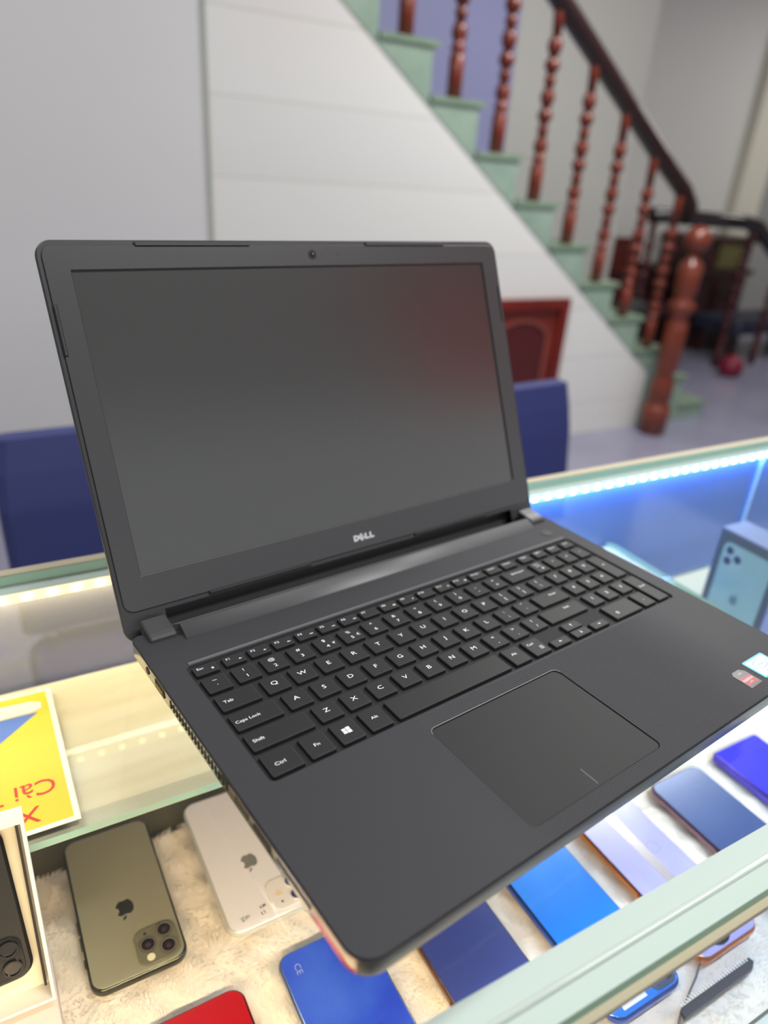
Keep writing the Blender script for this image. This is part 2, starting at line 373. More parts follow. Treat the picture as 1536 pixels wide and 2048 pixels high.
# under-stair cupboard door
cb = empty('cupboard_door', (2.2, WY, GZ-0.75), 0, 'red brown wooden cupboard door with arched panel set under the stairs', 'cupboard door')
M['maho'] = mat('mahogany frame', (112, 30, 20), 0.35, noise=(5, (90, 22, 14), 0.3, 0.7, (1, 1, 0.2)))
M['maho2'] = mat('mahogany panel', (74, 16, 16), 0.4)
xa, xb, za, zb_ = 1.99, 2.525, 0.10, GZ-0.23
fr = MB()
fr.box(xa, WY-0.03, za, xa+0.05, WY-0.001, zb_); fr.box(xb-0.05, WY-0.03, za, xb, WY-0.001, zb_); fr.box(xa+0.05, WY-0.03, zb_-0.035, xb-0.05, WY-0.001, zb_); fr.box(xa+0.05, WY-0.03, za, xb-0.05, WY-0.001, za+0.05)
fr.box(xa+0.05, WY-0.036, zb_-0.045, xb-0.05, WY-0.002, zb_-0.035)
kid(fr.build('door_frame', M['maho']), cb)
pn = MB().box(xa+0.05, WY-0.014, za+0.05, xb-0.05, WY-0.001, zb_-0.045)
kid(pn.build('door_panel', mat('mahogany field', (96, 26, 18), 0.35, noise=(6, (120, 44, 26), 0.35, 0.7))), cb)
ax = (xa+xb)/2
ar = MB(); out_ = []; inn = []
for i in range(17):
    a = PI*i/16; out_.append((ax+0.165*math.cos(a), GZ-0.42+0.10*math.sin(a))); inn.append((ax+0.145*math.cos(a), GZ-0.42+0.082*math.sin(a)))
for i in range(16):
    ar.add([(out_[i][0], WY-0.024, out_[i][1]), (out_[i+1][0], WY-0.024, out_[i+1][1]), (inn[i+1][0], WY-0.024, inn[i+1][1]), (inn[i][0], WY-0.024, inn[i][1])], [(0, 1, 2, 3)])
    ar.add([(out_[i][0], WY-0.024, out_[i][1]), (out_[i+1][0], WY-0.024, out_[i+1][1]), (out_[i+1][0], WY-0.013, out_[i+1][1]), (out_[i][0], WY-0.013, out_[i][1])], [(3, 2, 1, 0)])
ar.box(ax-0.165, WY-0.024, 0.18, ax-0.145, WY-0.013, GZ-0.42); ar.box(ax+0.145, WY-0.024, 0.18, ax+0.165, WY-0.013, GZ-0.42); ar.box(ax-0.145, WY-0.024, 0.18, ax+0.145, WY-0.013, 0.20)
kid(ar.build('arch_moulding', mat('arch moulding', (118, 58, 50), 0.35)), cb)
ap = [(ax+0.145*math.cos(PI*i/16), GZ-0.42+0.082*math.sin(PI*i/16)) for i in range(17)]+[(ax-0.145, 0.2), (ax+0.145, 0.2)]
kid(MB().poly(ap, -WY+0.013, -WY+0.018, T=T).build('arched_panel', M['maho2'], fix=True), cb)

# dark carved cabinet at the back
M['ebony'] = mat('dark carved wood', (40, 18, 20), 0.35, noise=(8, (66, 22, 20), 0.4, 0.7))
M['olive'] = mat('olive glazed panel', (104, 98, 52), 0.3, noise=(10, (78, 74, 44), 0.3, 0.7))
cx, cy = 5.40, 3.95
cab = empty('carved_cabinet', (cx, cy, 0), 0, 'tall dark carved wooden cabinet with olive glazed panel behind the newel post', 'cabinet')
b = MB().box(-0.42, -0.22, 0.0, 0.42, 0.2, 0.62).box(-0.22, -0.20, 0.62, 0.42, 0.2, 0.86)
b.box(-0.46, -0.25, 0.60, 0.46, 0.2, 0.64).box(-0.25, -0.23, 0.85, 0.46, 0.2, 0.89)
for sx in (-0.38, 0.3): b.box(sx, -0.24, -0.0, sx+0.09, -0.15, 0.60)
b.build('cabinet_body', M['ebony'], cab)
MB().box(0.0, -0.215, 0.65, 0.30, -0.20, 0.84).build('glazed_panel', M['olive'], cab)
for sx in (-0.28, 0.02):
    d = MB().box(sx, -0.235, 0.12, sx+0.26, -0.22, 0.56).box(sx+0.04, -0.242, 0.18, sx+0.22, -0.235, 0.50).build('cabinet_door', M['ebony'], cab)
    MB().lathe([(0.012, 0), (0.016, 0.01), (0.004, 0.02)], n=10, T=Matrix.Translation((sx+0.13, -0.24, 0.34)) @ Matrix.Rotation(PI/2, 4, 'X')).build('knob', M['woodnewel'], d)
# low dark bench to its left, seen through balusters
bn = empty('wooden_armchair', (4.50, 3.75, 0), 0, 'dark wooden armchair with red brown back seen behind the lowest balusters', 'armchair')
MB().box(-0.30, -0.30, 0.36, 0.30, 0.28, 0.42).build('seat', M['ebony'], bn)
MB().box(-0.28, 0.24, 0.42, 0.28, 0.28, 0.84).box(-0.20, 0.225, 0.48, 0.20, 0.24, 0.78).build('backrest', mat('red brown chair back', (84, 30, 20), 0.35), bn)
for sx in (-1, 1):
    MB().box(sx*0.29-0.025, -0.30, 0.60, sx*0.29+0.025, 0.26, 0.64).box(sx*0.29-0.02, -0.29, 0.42, sx*0.29+0.02, -0.25, 0.60).build('armrest', M['ebony'], bn)
    for sy in (-0.28, 0.24): MB().lathe([(0.025, 0), (0.03, 0.1), (0.02, 0.2), (0.028, 0.36)], sx*0.26, sy, n=10).build('leg', M['ebony'], bn)
# black rucksack-like bag on the stair
bg = empty('black_bag', (3.197, 2.55, GZ+0.70-RISE*7+0.001), 0, 'small black bag standing on a lower stair step behind the balusters', 'bag')
bmb = MB(); L = []
for i in range(9):
    t_ = i/8; s_ = math.sin(PI*(0.12+0.8*t_))**0.5
    L.append(rr(-0.10*s_, -0.09*s_, 0.10*s_, 0.09*s_, 0.05*s_, 0.22*t_, 4))
bmb.loft(L, smooth=True).build('bag_body', mat('black cloth', (34, 38, 38), 0.8), bg)
MB().tube([(-0.05, 0, 0.21), (-0.04, 0, 0.26), (0, 0, 0.275), (0.04, 0, 0.26), (0.05, 0, 0.21)], 0.006).build('bag_handle', mat('black strap', (22, 24, 24), 0.7), bg)
# landing rail far right
lr = empty('landing_railing', (4.6, 3.20, 0), 0, 'separate black handrail on turned posts at the far right, behind the newel post', 'railing')
rpath = [(3.93, GZ+0.10), (4.9, GZ+0.08), (5.05, GZ+0.055), (5.45, GZ-0.18), (6.3, GZ-0.70)]
L = []
for i, (x, z) in enumerate(rpath):
    a = rpath[max(i-1, 0)]; c = rpath[min(i+1, len(rpath)-1)]; d = Vector((c[0]-a[0], c[1]-a[1])).normalized()
    L.append([(x-d.y*q*1.35, 3.20+p_*0.9, z+d.x*q*1.35) for p_, q in prof])
kid(MB().loft(L, smooth=True).build('handrail', mat('black brown rail', (24, 10, 10), 0.25, coat=0.5), fix=True), lr)
for x, zt in ((3.97, GZ+0.07), (4.98, GZ+0.03), (5.42, GZ-0.21)):
    m = MB().lathe(baluster_profile(zt, 0.030), n=12).build('baluster', mat('dark red wood', (70, 18, 24), 0.3)); m.location = (x, 3.20, 0); kid(m, lr)
# low navy bench and a red stool on the floor at the far right
nb = empty('low_bench', (5.75, 3.45, 0), 0, 'low dark navy bench on the floor at the far right edge', 'bench')
MB().rbox(-0.55, -0.2, 0.7, 0.25, 0.22, 0.32, 0.04, 0.02).build('seat', mat('dark navy vinyl', (34, 38, 56), 0.5), nb)
for sx in (-0.45, 0.55):
    for sy in (-0.14, 0.18): MB().box(sx, sy, 0, sx+0.05, sy+0.05, 0.22).build('leg', M['ebony'], nb)
rs = empty('red_pouch', (4.88, 2.99, 0), 0, 'small crimson round pouch lying on the floor in front of the low bench', 'pouch')
MB().lathe([(0.055, 0), (0.085, 0.03), (0.09, 0.07), (0.07, 0.12), (0.025, 0.15)], n=20).build('pouch_body', mat('crimson fabric', (118, 10, 44), 0.5), rs)
MB().tube([(-0.02, 0, 0.15), (-0.02, 0, 0.19), (0.02, 0, 0.19), (0.02, 0, 0.15)], 0.006).build('pouch_loop', mat('dark cord', (50, 20, 40), 0.6), rs)

# ================================================================== CHAIRS
M['navy'] = mat('navy upholstery', (44, 52, 104), 0.55, bump=(300, 0.1, 0.001))
M['steel'] = mat('chair steel', (150, 152, 156), 0.25, metal=0.9)
def chair(loc, rz, label):
    t = empty('upholstered_chair', loc, rz, label, 'chair', 'navy chairs behind the counter')
    sb = MB(); L = []
    for i in range(7):          # back curves away a little towards the top
        z = 0.50+0.325*i/6; y = 0.20+0.05*(i/6)
        q = 0.0 if i < 5 else [0.006, 0.018][i-5]
        L.append([(x_, y+y_o, z) for x_, y_o in [(-0.222+q, -0.028+q/2), (0.222-q, -0.028+q/2), (0.235-q, -0.015), (0.235-q, 0.012), (0.222-q, 0.026-q/2), (-0.222+q, 0.026-q/2), (-0.235+q, 0.012), (-0.235+q, -0.015)]])
    sb.loft(L, smooth=False).build('backrest', M['navy'], t)
    MB().rbox(-0.235, -0.25, 0.235, 0.22, 0.40, 0.475, 0.05, 0.02, bseg=3).build('seat', M['navy'], t)
    for sx in (-1, 1):
        MB().tube([(sx*0.21, -0.20, 0.41), (sx*0.215, -0.225, 0.0)], 0.013).build('leg', M['steel'], t)
        MB().tube([(sx*0.21, 0.17, 0.41), (sx*0.215, 0.24, 0.0)], 0.013).build('leg', M['steel'], t)
        MB().tube([(sx*0.19, 0.19, 0.41), (sx*0.19, 0.212, 0.52)], 0.012).build('back_support', M['steel'], t)
    return t
chair((0.190, 0.585, -0.0), math.radians(2), 'navy blue upholstered chair seen left of the laptop, past the warm lit glass')
chair((0.950, 0.575, 0), math.radians(5), 'navy blue upholstered chair seen right of the laptop, past the blue lit glass')

# ================================================================== DISPLAY COUNTER
M['gtop'] = glassmat('clear counter glass', (0.955, 0.975, 0.965), 0.9)
M['gshelf'] = glassmat('clear shelf glass', (0.97, 0.98, 0.97), 0.35)
M['gside'] = glassmat('clear side glass', (0.95, 0.975, 0.97), 0.8)
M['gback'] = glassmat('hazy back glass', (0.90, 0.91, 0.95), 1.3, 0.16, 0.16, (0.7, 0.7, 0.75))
M['gedge'] = mat('sea green glass edge', (70, 150, 132), 0.15, trans=0.0)
M['gedge2'] = mat('pale aqua glass edge', (150, 190, 176), 0.15)
M['band'] = mat('mint white lacquered rail', (203, 211, 208), 0.16)
M['beige'] = mat('beige counter trim', (190, 180, 152), 0.4)
M['sill'] = mat('cream counter base board', (206, 188, 146), 0.4)
M['boardshade'] = mat('base board with painted shade', (96, 92, 70), 0.5)  # pale board; the shade under the shelf is put into its colour
M['shelfw'] = mat('pale wood grain shelf liner', (236, 226, 208), 0.6, spec=0.2, noise=(7, (222, 208, 180), 0.35, 0.75, (1.0, 7, 1)))
CX0, CX1 = -0.55, 1.30
ctr = empty('display_counter', (0.35, -0.07, 0), 0, 'glass topped display counter with white rails and light strips, holding phones', 'display counter')
def part(name, mb, m, fix=False): return kid(mb.build(name, m, fix=fix), ctr)
g = MB().box(CX0, -0.302, GZ-0.008, CX1, 0.152, GZ); 
g.m = [0, 0, 1, 1, 2, 1]
part('glass_top', g, [M['gtop'], M['gedge'], M['gedge2']])
# front rail under the glass: two flats and a raised bead between them
pr_ = [(-0.300, -0.0082), (-0.300, -0.0116), (-0.274, -0.0116), (-0.2722, -0.0095), (-0.2722, -0.0084), (-0.2845, -0.0084), (-0.2865, -0.0096), (-0.2885, -0.0084)]
part('front_rail', MB().loft([[(CX0, y, GZ+z) for y, z in pr_], [(CX1, y, GZ+z) for y, z in pr_]]), M['band'], True)
part('front_trim', MB().box(CX0, -0.3055, GZ-0.0122, CX1, -0.300, GZ-0.0082), M['beige'])
part('rail_bead', MB().tube([(CX0, -0.2866, GZ-0.0078-0.0012), (CX1, -0.2866, GZ-0.0078-0.0012)], 0.0022, 10), M['band'])
part('back_rail', MB().box(CX0, 0.1385, GZ-0.0170, CX1, 0.1515, GZ-0.0083), M['band'])
part('back_trim', MB().box(CX0, 0.1560, GZ-0.014, CX1, 0.1582, GZ-0.0015, 0).box(CX0, 0.1585, GZ-0.014, CX1, 0.168, GZ-0.003, 0), M['beige'])
part('front_glass', MB().box(CX0, -0.3035, GZ-0.235, CX1, -0.2985, GZ-0.0124), M['gside'])
M['gblueglow'] = glassmat('back glass with painted blue glow', (0.58, 0.70, 0.90), 1.2, 0.16, 0.20, (0.22, 0.42, 0.9))  # tint and haze paint the blue glow into the right-hand panes
part('back_glass', MB().box(CX0, 0.1505, GZ-0.19, 0.300, 0.1555, GZ-0.0145), M['gback'])
part('back_glass', MB().box(0.304, 0.1505, GZ-0.19, 0.875, 0.1555, GZ-0.0145), M['gblueglow'])
part('back_glass', MB().box(0.881, 0.1505, GZ-0.19, CX1, 0.1555, GZ-0.0145), M['gblueglow'])
part('glass_joint', MB().box(0.8755, 0.149, GZ-0.19, 0.8805, 0.157, GZ-0.0145), mat('pale blue joint strip', (170, 205, 235), 0.3))
part('base_board', MB().box(CX0, -0.31, GZ-0.27, CX1, 0.16, GZ-0.2305), M['boardshade'])
part('back_sill', MB().box(0.61, 0.078, GZ-0.2303, CX1, 0.1575, GZ-0.19), M['sill'])
part('bottom_rail', MB().box(CX0, -0.308, GZ-0.2303, CX1, -0.2945, GZ-0.214), M['band'])
part('counter_body', MB().box(CX0, -0.30, 0, CX1, 0.15, GZ-0.2705), M['white'])
# mid shelf: glass sheet over wood-grain liner, aqua front edge, rounded far right corner
sh = MB(); xs0, xs1, ys0, ys1 = CX0, 0.604, -0.0235, 0.1485
outl = [(xs0, ys0), (xs1, ys0)]+[(xs1-0.015+0.015*math.cos(PI/2*i/6), ys1-0.015+0.015*math.sin(PI/2*i/6)) for i in range(7)]+[(xs0, ys1)]
part('shelf_liner', MB().poly([(x, max(y, ys0+0.004)) for x, y in outl], GZ-0.1105, GZ-0.1065), M['shelfw'])
o = part('shelf_glass', MB().poly(outl, GZ-0.106, GZ-0.100), [M['gshelf'], M['gedge2']])
for p_ in o.data.polygons:
    if p_.normal.y < -0.5 or p_.normal.x > 0.5: p_.material_index = 1
# led tapes: carrier strip with a row of chips
def led_tape(x0, x1, y, z, col, strength, pitch, d, sz=0.0022, hh=0.0038):
    # d = -1: tape on a face looking towards -y, +1: looking towards +y
    n = int((x1-x0)/pitch)
    if d == 0:        # lying under the front rail, looking down
        s = part('led_strip', MB().box(x0, y-0.003, z-0.0006, x1, y+0.003, z), mat('led tape', tuple(int(255*v**0.45) for v in col), 0.5, emit=(col, strength*0.045)))
        ch = MB()
        for i in range(n): xx = x0+pitch*(i+0.5); ch.box(xx-sz, y-0.002, z-0.0020, xx+sz, y+0.002, z-0.0007)
        c = ch.build('led_chips', mat('led chip', (255, 255, 255), 0.4, emit=(col, strength))); c['kind'] = 'stuff'; c.parent = s
        return
    s = part('led_strip', MB().box(x0, y, z-hh, x1, y+d*0.0008, z+hh) if d > 0 else MB().box(x0, y+d*0.0008, z-hh, x1, y, z+hh), mat('led tape', tuple(int(255*v**0.45) for v in col), 0.5, emit=(col, strength*0.045)))
    ch = MB()
    for i in range(n):
        xx = x0+pitch*(i+0.5); ch.box(xx-sz, min(y+d*0.0009, y+d*0.0024), z-sz*0.9, xx+sz, max(y+d*0.0009, y+d*0.0024), z+sz*0.9)
    c = ch.build('led_chips', mat('led chip', (255, 255, 255), 0.4, emit=(col, strength))); c['kind'] = 'stuff'
    c.parent = s
led_tape(-0.45, 0.19, 0.1384, GZ-0.0127, (1.0, 0.80, 0.42), 26, 0.0178, -1)
led_tape(0.20, 1.28, 0.1384, GZ-0.0127, (0.42, 0.72, 1.0), 34, 0.0188, -1)
led_tape(-0.30, 0.16, -0.292, GZ-0.0117, (1.0, 0.80, 0.5), 12, 0.018, 0)
led_tape(0.17, 1.20, -0.292, GZ-0.0117, (0.72, 0.85, 1.0), 16, 0.018, 0)

# ================================================================== FUR MAT
def fur():
    x0, x1, y0, y1, zb = -0.34, 1.05, -0.289, 0.060, GZ-0.2300
    nx, ny = 260, 70
    xs = np.linspace(x0, x1, nx); ys = np.linspace(y0, y1, ny)
    def lump(x, y): return 0.0016*np.sin(x*95+2*np.sin(y*60))*np.cos(y*88+1.5*np.sin(x*70))+0.0010*np.sin(x*260+y*190)
    gx, gy = np.meshgrid(xs, ys); gz = zb+0.0055+lump(gx, gy)
    edge = np.minimum.reduce([gx-x0, x1-gx, gy-y0, y1-gy]); gz = np.where(edge < 0.004, zb+0.001, gz)
    v = np.stack([gx.ravel(), gy.ravel(), gz.ravel()], 1)
    idx = np.arange(nx*ny).reshape(ny, nx)
    f = np.stack([idx[:-1, :-1].ravel(), idx[:-1, 1:].ravel(), idx[1:, 1:].ravel(), idx[1:, :-1].ravel()], 1)
    # strands where the camera can come close (dense on the left, thinner to the right)
    n = 95000
    sx = x0+0.18+(x1-x0-0.18)*rng.random(n)**1.25; sy = y0+0.002+(y1-y0-0.004)*rng.random(n)
    sz = zb+0.0050+lump(sx, sy)
    cl_ = 2.2*np.sin(sx*42+np.sin(sy*57)*2)+1.6*np.cos(sy*50+sx*23); an = cl_+rng.normal(0, 0.5, n)
    ln = 0.0042*(0.7+0.6*rng.random(n)); lean = 0.75+0.25*rng.random(n)
    w_ = 0.00022+0.00012*rng.random(n)
    px_, py_ = -np.sin(an)*w_, np.cos(an)*w_
    mx_, my_ = sx+np.cos(an)*ln*lean*0.45, sy+np.sin(an)*ln*lean*0.45
    tx, ty = sx+np.cos(an)*ln*lean, sy+np.sin(an)*ln*lean
    A = np.stack([sx-px_, sy-py_, sz], 1); B = np.stack([sx+px_, sy+py_, sz], 1)
    C_ = np.stack([mx_+px_*0.8, my_+py_*0.8, sz+ln*0.42], 1); D = np.stack([mx_-px_*0.8, my_-py_*0.8, sz+ln*0.42], 1)
    E_ = np.stack([tx, ty, sz+ln*0.5], 1)
    V = np.stack([A, B, C_, D, E_], 1).reshape(-1, 3); k = np.arange(n)*5+len(v)
    q = np.stack([k, k+1, k+2, k+3], 1); t = np.stack([k+3, k+2, k+4], 1)
    allv = np.concatenate([v, V]); nf, nq, nt_ = len(f), len(q), len(t)
    me = bpy.data.meshes.new('fur_mat'); me.vertices.add(len(allv)); me.vertices.foreach_set('co', allv.ravel())
    loops = np.concatenate([f.ravel(), q.ravel(), t.ravel()]); me.loops.add(len(loops)); me.loops.foreach_set('vertex_index', loops)
    tot = np.concatenate([np.full(nf, 4), np.full(nq, 4), np.full(nt_, 3)]); st = np.concatenate([[0], np.cumsum(tot)[:-1]])
    me.polygons.add(len(tot)); me.polygons.foreach_set('loop_start', st); me.polygons.foreach_set('loop_total', tot)
    me.polygons.foreach_set('use_smooth', np.ones(len(tot), bool)); me.update(calc_edges=True); me.validate()
    o = link('fur_mat', me, None, [mat('cream plush pile', (240, 233, 224), 0.9, spec=0.1)])
    tag(o, 'cream plush fur mat lining the counter under the phones', 'fur mat', kind='stuff')
fur()

# ================================================================== PHONES
def apple(mb, cx, cy, s, z, mi=0):     # fruit outline with bite on its right and a leaf, up = +y
    P = []
    ctl = [(0, 0.36), (0.12, 0.40), (0.25, 0.42), (0.38, 0.34), (0.43, 0.26), (0.33, 0.14), (0.31, 0.0), (0.36, -0.14), (0.46, -0.21), (0.38, -0.38), (0.25, -0.52), (0.13, -0.54), (0, -0.50), (-0.13, -0.54), (-0.25, -0.52), (-0.38, -0.36), (-0.46, -0.14), (-0.46, 0.08), (-0.40, 0.28), (-0.27, 0.40), (-0.13, 0.41)]
    n = len(ctl)
    for i in range(n):
        p0, p1, p2, p3 = (Vector(ctl[(i+k) % n]) for k in (-1, 0, 1, 2))
        for t in (0, 0.5):
            P.append(0.5*((2*p1)+(-p0+p2)*t+(2*p0-5*p1+4*p2-p3)*t*t+(-p0+3*p1-3*p2+p3)*t**3))
    mb.add([(cx, cy-0.05*s, z)]+[(cx+p.x*s, cy+p.y*s, z) for p in P], [(0, 1+(i+1) % len(P), 1+i) for i in range(len(P))], mi)
    lf = [(0, 0.46), (0.03, 0.60), (0.12, 0.70), (0.22, 0.73), (0.20, 0.60), (0.11, 0.50)]
    mb.add([(cx+x*s, cy+y*s, z) for x, y in lf], [tuple(reversed(range(6)))], mi)
    for i in range(len(mb.f)-len(P)-1, len(mb.f)):
        f = mb.f[i]
        if not tri_up(mb.v, f): mb.f[i] = tuple(reversed(f))
def disc(mb, x, y, r, z0, z1, mi=0, n=24): mb.loft([[(x+r*math.cos(2*PI*j/n), y+r*math.sin(2*PI*j/n), z) for j in range(n)] for z in (z0, z1)], mi)
def ring(mb, x, y, r0, r1, z0, z1, mi=0, n=24):
    L = [[(x+r*math.cos(2*PI*j/n), y+r*math.sin(2*PI*j/n), z) for j in range(n)] for r, z in ((r0, z0), (r0, z1), (r1, z1), (r1, z0))]
    mb.loft(L+[L[0]], mi, caps=(False, False))
def phone(x, y, w, l, backmat, framemat, label, camera=None, th=0.0078, rad=0.0105, rz=PI, logo=None, zt=-0.2105, extra=None, group='phones laid on the fur mat'):
    t = empty('smartphone', (x, y, GZ+zt-th), rz, label, 'smartphone', group)
    MB().rbox(-w/2, -l/2, w/2, l/2, 0, th, rad, 0.0026, seg=8, botbev=0.0026, smooth=True, bseg=4).build('frame', framemat, t)
    MB().rbox(-w/2+0.0018, -l/2+0.0018, w/2-0.0018, l/2-0.0018, th-0.0004, th+0.0002, rad-0.0018, 0.0002, seg=8).build('back_panel', backmat, t)
    z = th+0.0002
    for sy, ln in ((0.3*l, 0.006), (0.18*l, 0.010), (0.08*l, 0.010)):
        MB().rbox(w/2-0.0006, sy-ln/2, w/2+0.0006, sy+ln/2, th*0.35, th*0.65, 0.0004).build('side_button', framemat, t)
    if logo:
        mb = MB(); apple(mb, 0, 0.012, 0.0135, z+0.00008); mb.build('logo', logo, t)
    if camera:
        kind, cmat = camera
        if kind == 'triple':
            cx_, cy_ = -w/2+0.0185, l/2-0.0185
            c = MB().rbox(cx_-0.0148, cy_-0.0148, cx_+0.0148, cy_+0.0148, z, z+0.0013, 0.0075, 0.0006, seg=8, bseg=2).build('camera_module', cmat, t)
            for lx, ly in ((-0.0065, 0.0068), (-0.0065, -0.0068), (0.0065, 0.0)):
                m = MB(); ring(m, cx_+lx, cy_+ly, 0.0058, 0.0045, z+0.001, z+0.0028, 0); disc(m, cx_+lx, cy_+ly, 0.0045, z+0.0008, z+0.0020, 1); disc(m, cx_+lx, cy_+ly, 0.0019, z+0.002, z+0.00205, 2)
                m.build('lens', [M['chrome'], M['lens'], mat('lens glint', (60, 45, 70), 0.05, coat=1)], c)
            m = MB(); disc(m, cx_+0.0065, cy_+0.0095, 0.0028, z+0.001, z+0.0016); m.build('flash', mat('flash', (235, 228, 200), 0.3), c)
            m = MB(); disc(m, cx_+0.0065, cy_-0.0100, 0.0009, z+0.001, z+0.00155); m.build('microphone', M['dark'], c)
        elif kind == 'dual':
            cx_, cy_ = -w/2+0.0175, l/2-0.0175
            c = MB().rbox(cx_-0.0140, cy_-0.0140, cx_+0.0140, cy_+0.0140, z, z+0.0010, 0.0072, 0.0005, seg=8, bseg=2).build('camera_module', cmat, t)
            for lx, ly in ((-0.0062, 0.0062), (-0.0062, -0.0062)):
                m = MB(); ring(m, cx_+lx, cy_+ly, 0.0054, 0.0047, z+0.0008, z+0.0018, 0); disc(m, cx_+lx, cy_+ly, 0.0047, z+0.0006, z+0.0014, 1)
                m.build('lens', [M['white'], mat('blue coated lens', (40, 46, 110), 0.06, coat=1.0)], c)
            m = MB(); disc(m, cx_+0.0062, cy_+0.0, 0.0028, z+0.0008, z+0.0013); m.build('flash', mat('flash', (236, 214, 186), 0.3), c)
            m = MB(); disc(m, cx_+0.0062, cy_-0.0082+0.016, 0.0009, z+0.0008, z+0.0012); m.build('microphone', M['dark'], c)
        elif kind == 'square':
            cx_, cy_ = -w/2+0.0155, l/2-0.0145
            c = MB().rbox(cx_-0.0115, cy_-0.0135, cx_+0.0115, cy_+0.0115, z, z+0.0012, 0.006, 0.0005, seg=8, bseg=2).build('camera_module', cmat, t)
            for lx, ly in ((-0.005, 0.005), (-0.005, -0.006), (0.0055, 0.0)):
                m = MB(); ring(m, cx_+lx, cy_+ly, 0.0042, 0.0034, z+0.001, z+0.0018, 0); disc(m, cx_+lx, cy_+ly, 0.0034, z+0.0008, z+0.0014, 1); m.build('lens', [M['chrome'], M['lens']], c)
        elif kind == 'round':
            cx_, cy_ = 0.006, l/2-0.0150
            m = MB(); disc(m, cx_, cy_, 0.0120, z, z+0.0013, 0, 36); c = m.build('camera_module', cmat, t)
            for k in range(4):
                a = PI/4+k*PI/2; m = MB(); ring(m, cx_+0.0056*math.cos(a), cy_+0.0056*math.sin(a), 0.0034, 0.0028, z+0.001, z+0.0019, 0); disc(m, cx_+0.0056*math.cos(a), cy_+0.0056*math.sin(a), 0.0028, z+0.0008, z+0.0015, 1); m.build('lens', [M['chrome'], M['lens']], c)
    if extra: extra(t, z)
    return t
def pm(name, rgb, rough=0.22, metal=0.1, coat=0.3, **k): return mat(name, rgb, rough, metal=metal, coat=coat, **k)
PFR = lambda n, c: mat(n, c, 0.16, metal=0.95)
# rear row, camera end towards the front of the counter
phone(-0.0270, 0.0015, 0.0665, 0.1375, mat('frosted grey green glass', (160, 158, 136), 0.33, metal=0.25), PFR('dark green steel', (88, 90, 80)),
      'frosted grey green phone with three large lenses, on the fur at left', ('triple', mat('glossy green glass', (128, 128, 108), 0.1, metal=0.3)), logo=mat('grey green logo', (78, 82, 86), 0.2, metal=0.7))
def scribble(t, z):
    m = MB(); text(m, 'Zin', 0.020, l_w/2-0.010, z+0.0001, 0.0048, 1.1, PI+0.3); text(m, '11', 0.006, l_w/2-0.008, z+0.0001, 0.0045, 1, PI+0.2); text(m, 'KM', 0.0045, l_w/2-0.0135, z+0.0001, 0.0036, 1, PI+0.2)
    m.build('pen_marking', M['dark'], t)['label'] = 'black pen writing'
l_w = 0.136
phone(0.0700, -0.001, 0.0680, l_w, mat('glossy white glass', (242, 238, 240), 0.08, coat=1.0), mat('white aluminium', (226, 228, 222), 0.25, metal=0.4),
      'glossy white phone with pen writing, partly hidden under the laptop edge', ('dual', mat('white frosted glass', (236, 230, 228), 0.2)), logo=mat('silver grey logo', (168, 172, 168), 0.25, metal=0.6), extra=scribble)
# front row, left to right
def emblem(t, z):
    m = MB(); ring(m, -0.002, -0.052, 0.0052, 0.0047, z, z+0.0001, 0); ring(m, -0.002, -0.052, 0.0036, 0.0030, z, z+0.0001, 0)
    m.build('round_emblem', mat('pale print', (225, 205, 205), 0.3), t)
def ce(t, z):
    m = MB(); text(m, 'CE', 0.022, -0.058, z+0.0001, 0.0065, 1.1, PI/2); m.build('small_print', mat('grey print', (150, 160, 215), 0.3), t)
LF = 0.1470; YF = -0.102-LF/2
phone(-0.0035, YF-0.002, 0.0690, LF, pm('red glass', (176, 16, 28)), PFR('red metal', (150, 20, 34)), 'bright red phone at the bottom edge, left end of the front row', ('square', pm('red lens plate', (150, 12, 24))), extra=emblem)
phone(0.0925, YF+0.004, 0.0690, LF, pm('cobalt blue glass', (40, 64, 200), noise=(14, (70, 110, 225), 0.35, 0.7)), PFR('silver blue rim', (150, 160, 190)), 'shiny cobalt blue phone below the front left corner of the laptop', ('square', pm('blue lens plate', (30, 50, 150))), extra=ce)
phone(0.1900, YF, 0.0690, LF, pm('slate violet glass', (62, 74, 142), 0.2), PFR('bronze rim', (150, 110, 90)), 'dull slate blue phone, third from the left in the front row', ('square', pm('slate lens plate', (50, 56, 110))))
def sticker(t, z):
    m = MB(); m.box(0.000, LF/2-0.024, z, 0.023, LF/2-0.005, z+0.0002, 0); text(m, 'VI IAN', 0.0115, LF/2-0.0145, z+0.0003, 0.0055, 0.9, PI-0.1, 1)
    m.build('paper_label', [mat('paper', (225, 226, 230), 0.7), mat('grey ink', (90, 92, 100), 0.6)], t)['label'] = 'white paper label with handwriting'
phone(0.2835, YF-0.0015, 0.0690, LF, pm('azure blue glass', (22, 116, 232), 0.16, noise=(9, (50, 140, 245), 0.35, 0.7)), PFR('blue rim', (80, 110, 200)), 'bright azure blue phone with white paper label near its camera', ('square', pm('azure lens plate', (60, 80, 110))), extra=sticker)
def streak(t, z):
    m = MB(); m.box(-0.006, -LF/2+0.004, z, 0.004, LF/2-0.05, z+0.00015); m.build('pale_stripe', mat('champagne stripe', (190, 182, 190), 0.2, metal=0.6), t)  # pale metallic stripe along the back
    m = MB(); ring(m, -0.012, -0.020, 0.006, 0.0055, z, z+0.0001); m.build('round_mark', mat('faint print', (120, 120, 190), 0.3), t)
phone(0.3750, YF, 0.0690, LF, pm('lavender pearl glass', (158, 156, 222), 0.16, noise=(18, (190, 186, 240), 0.3, 0.7, (1, 0.4, 1))), PFR('copper rim', (214, 130, 70)), 'pearly lavender phone with copper rim and round black camera', ('round', mat('black glossy camera disc', (16, 18, 26), 0.08, coat=1)), extra=streak)
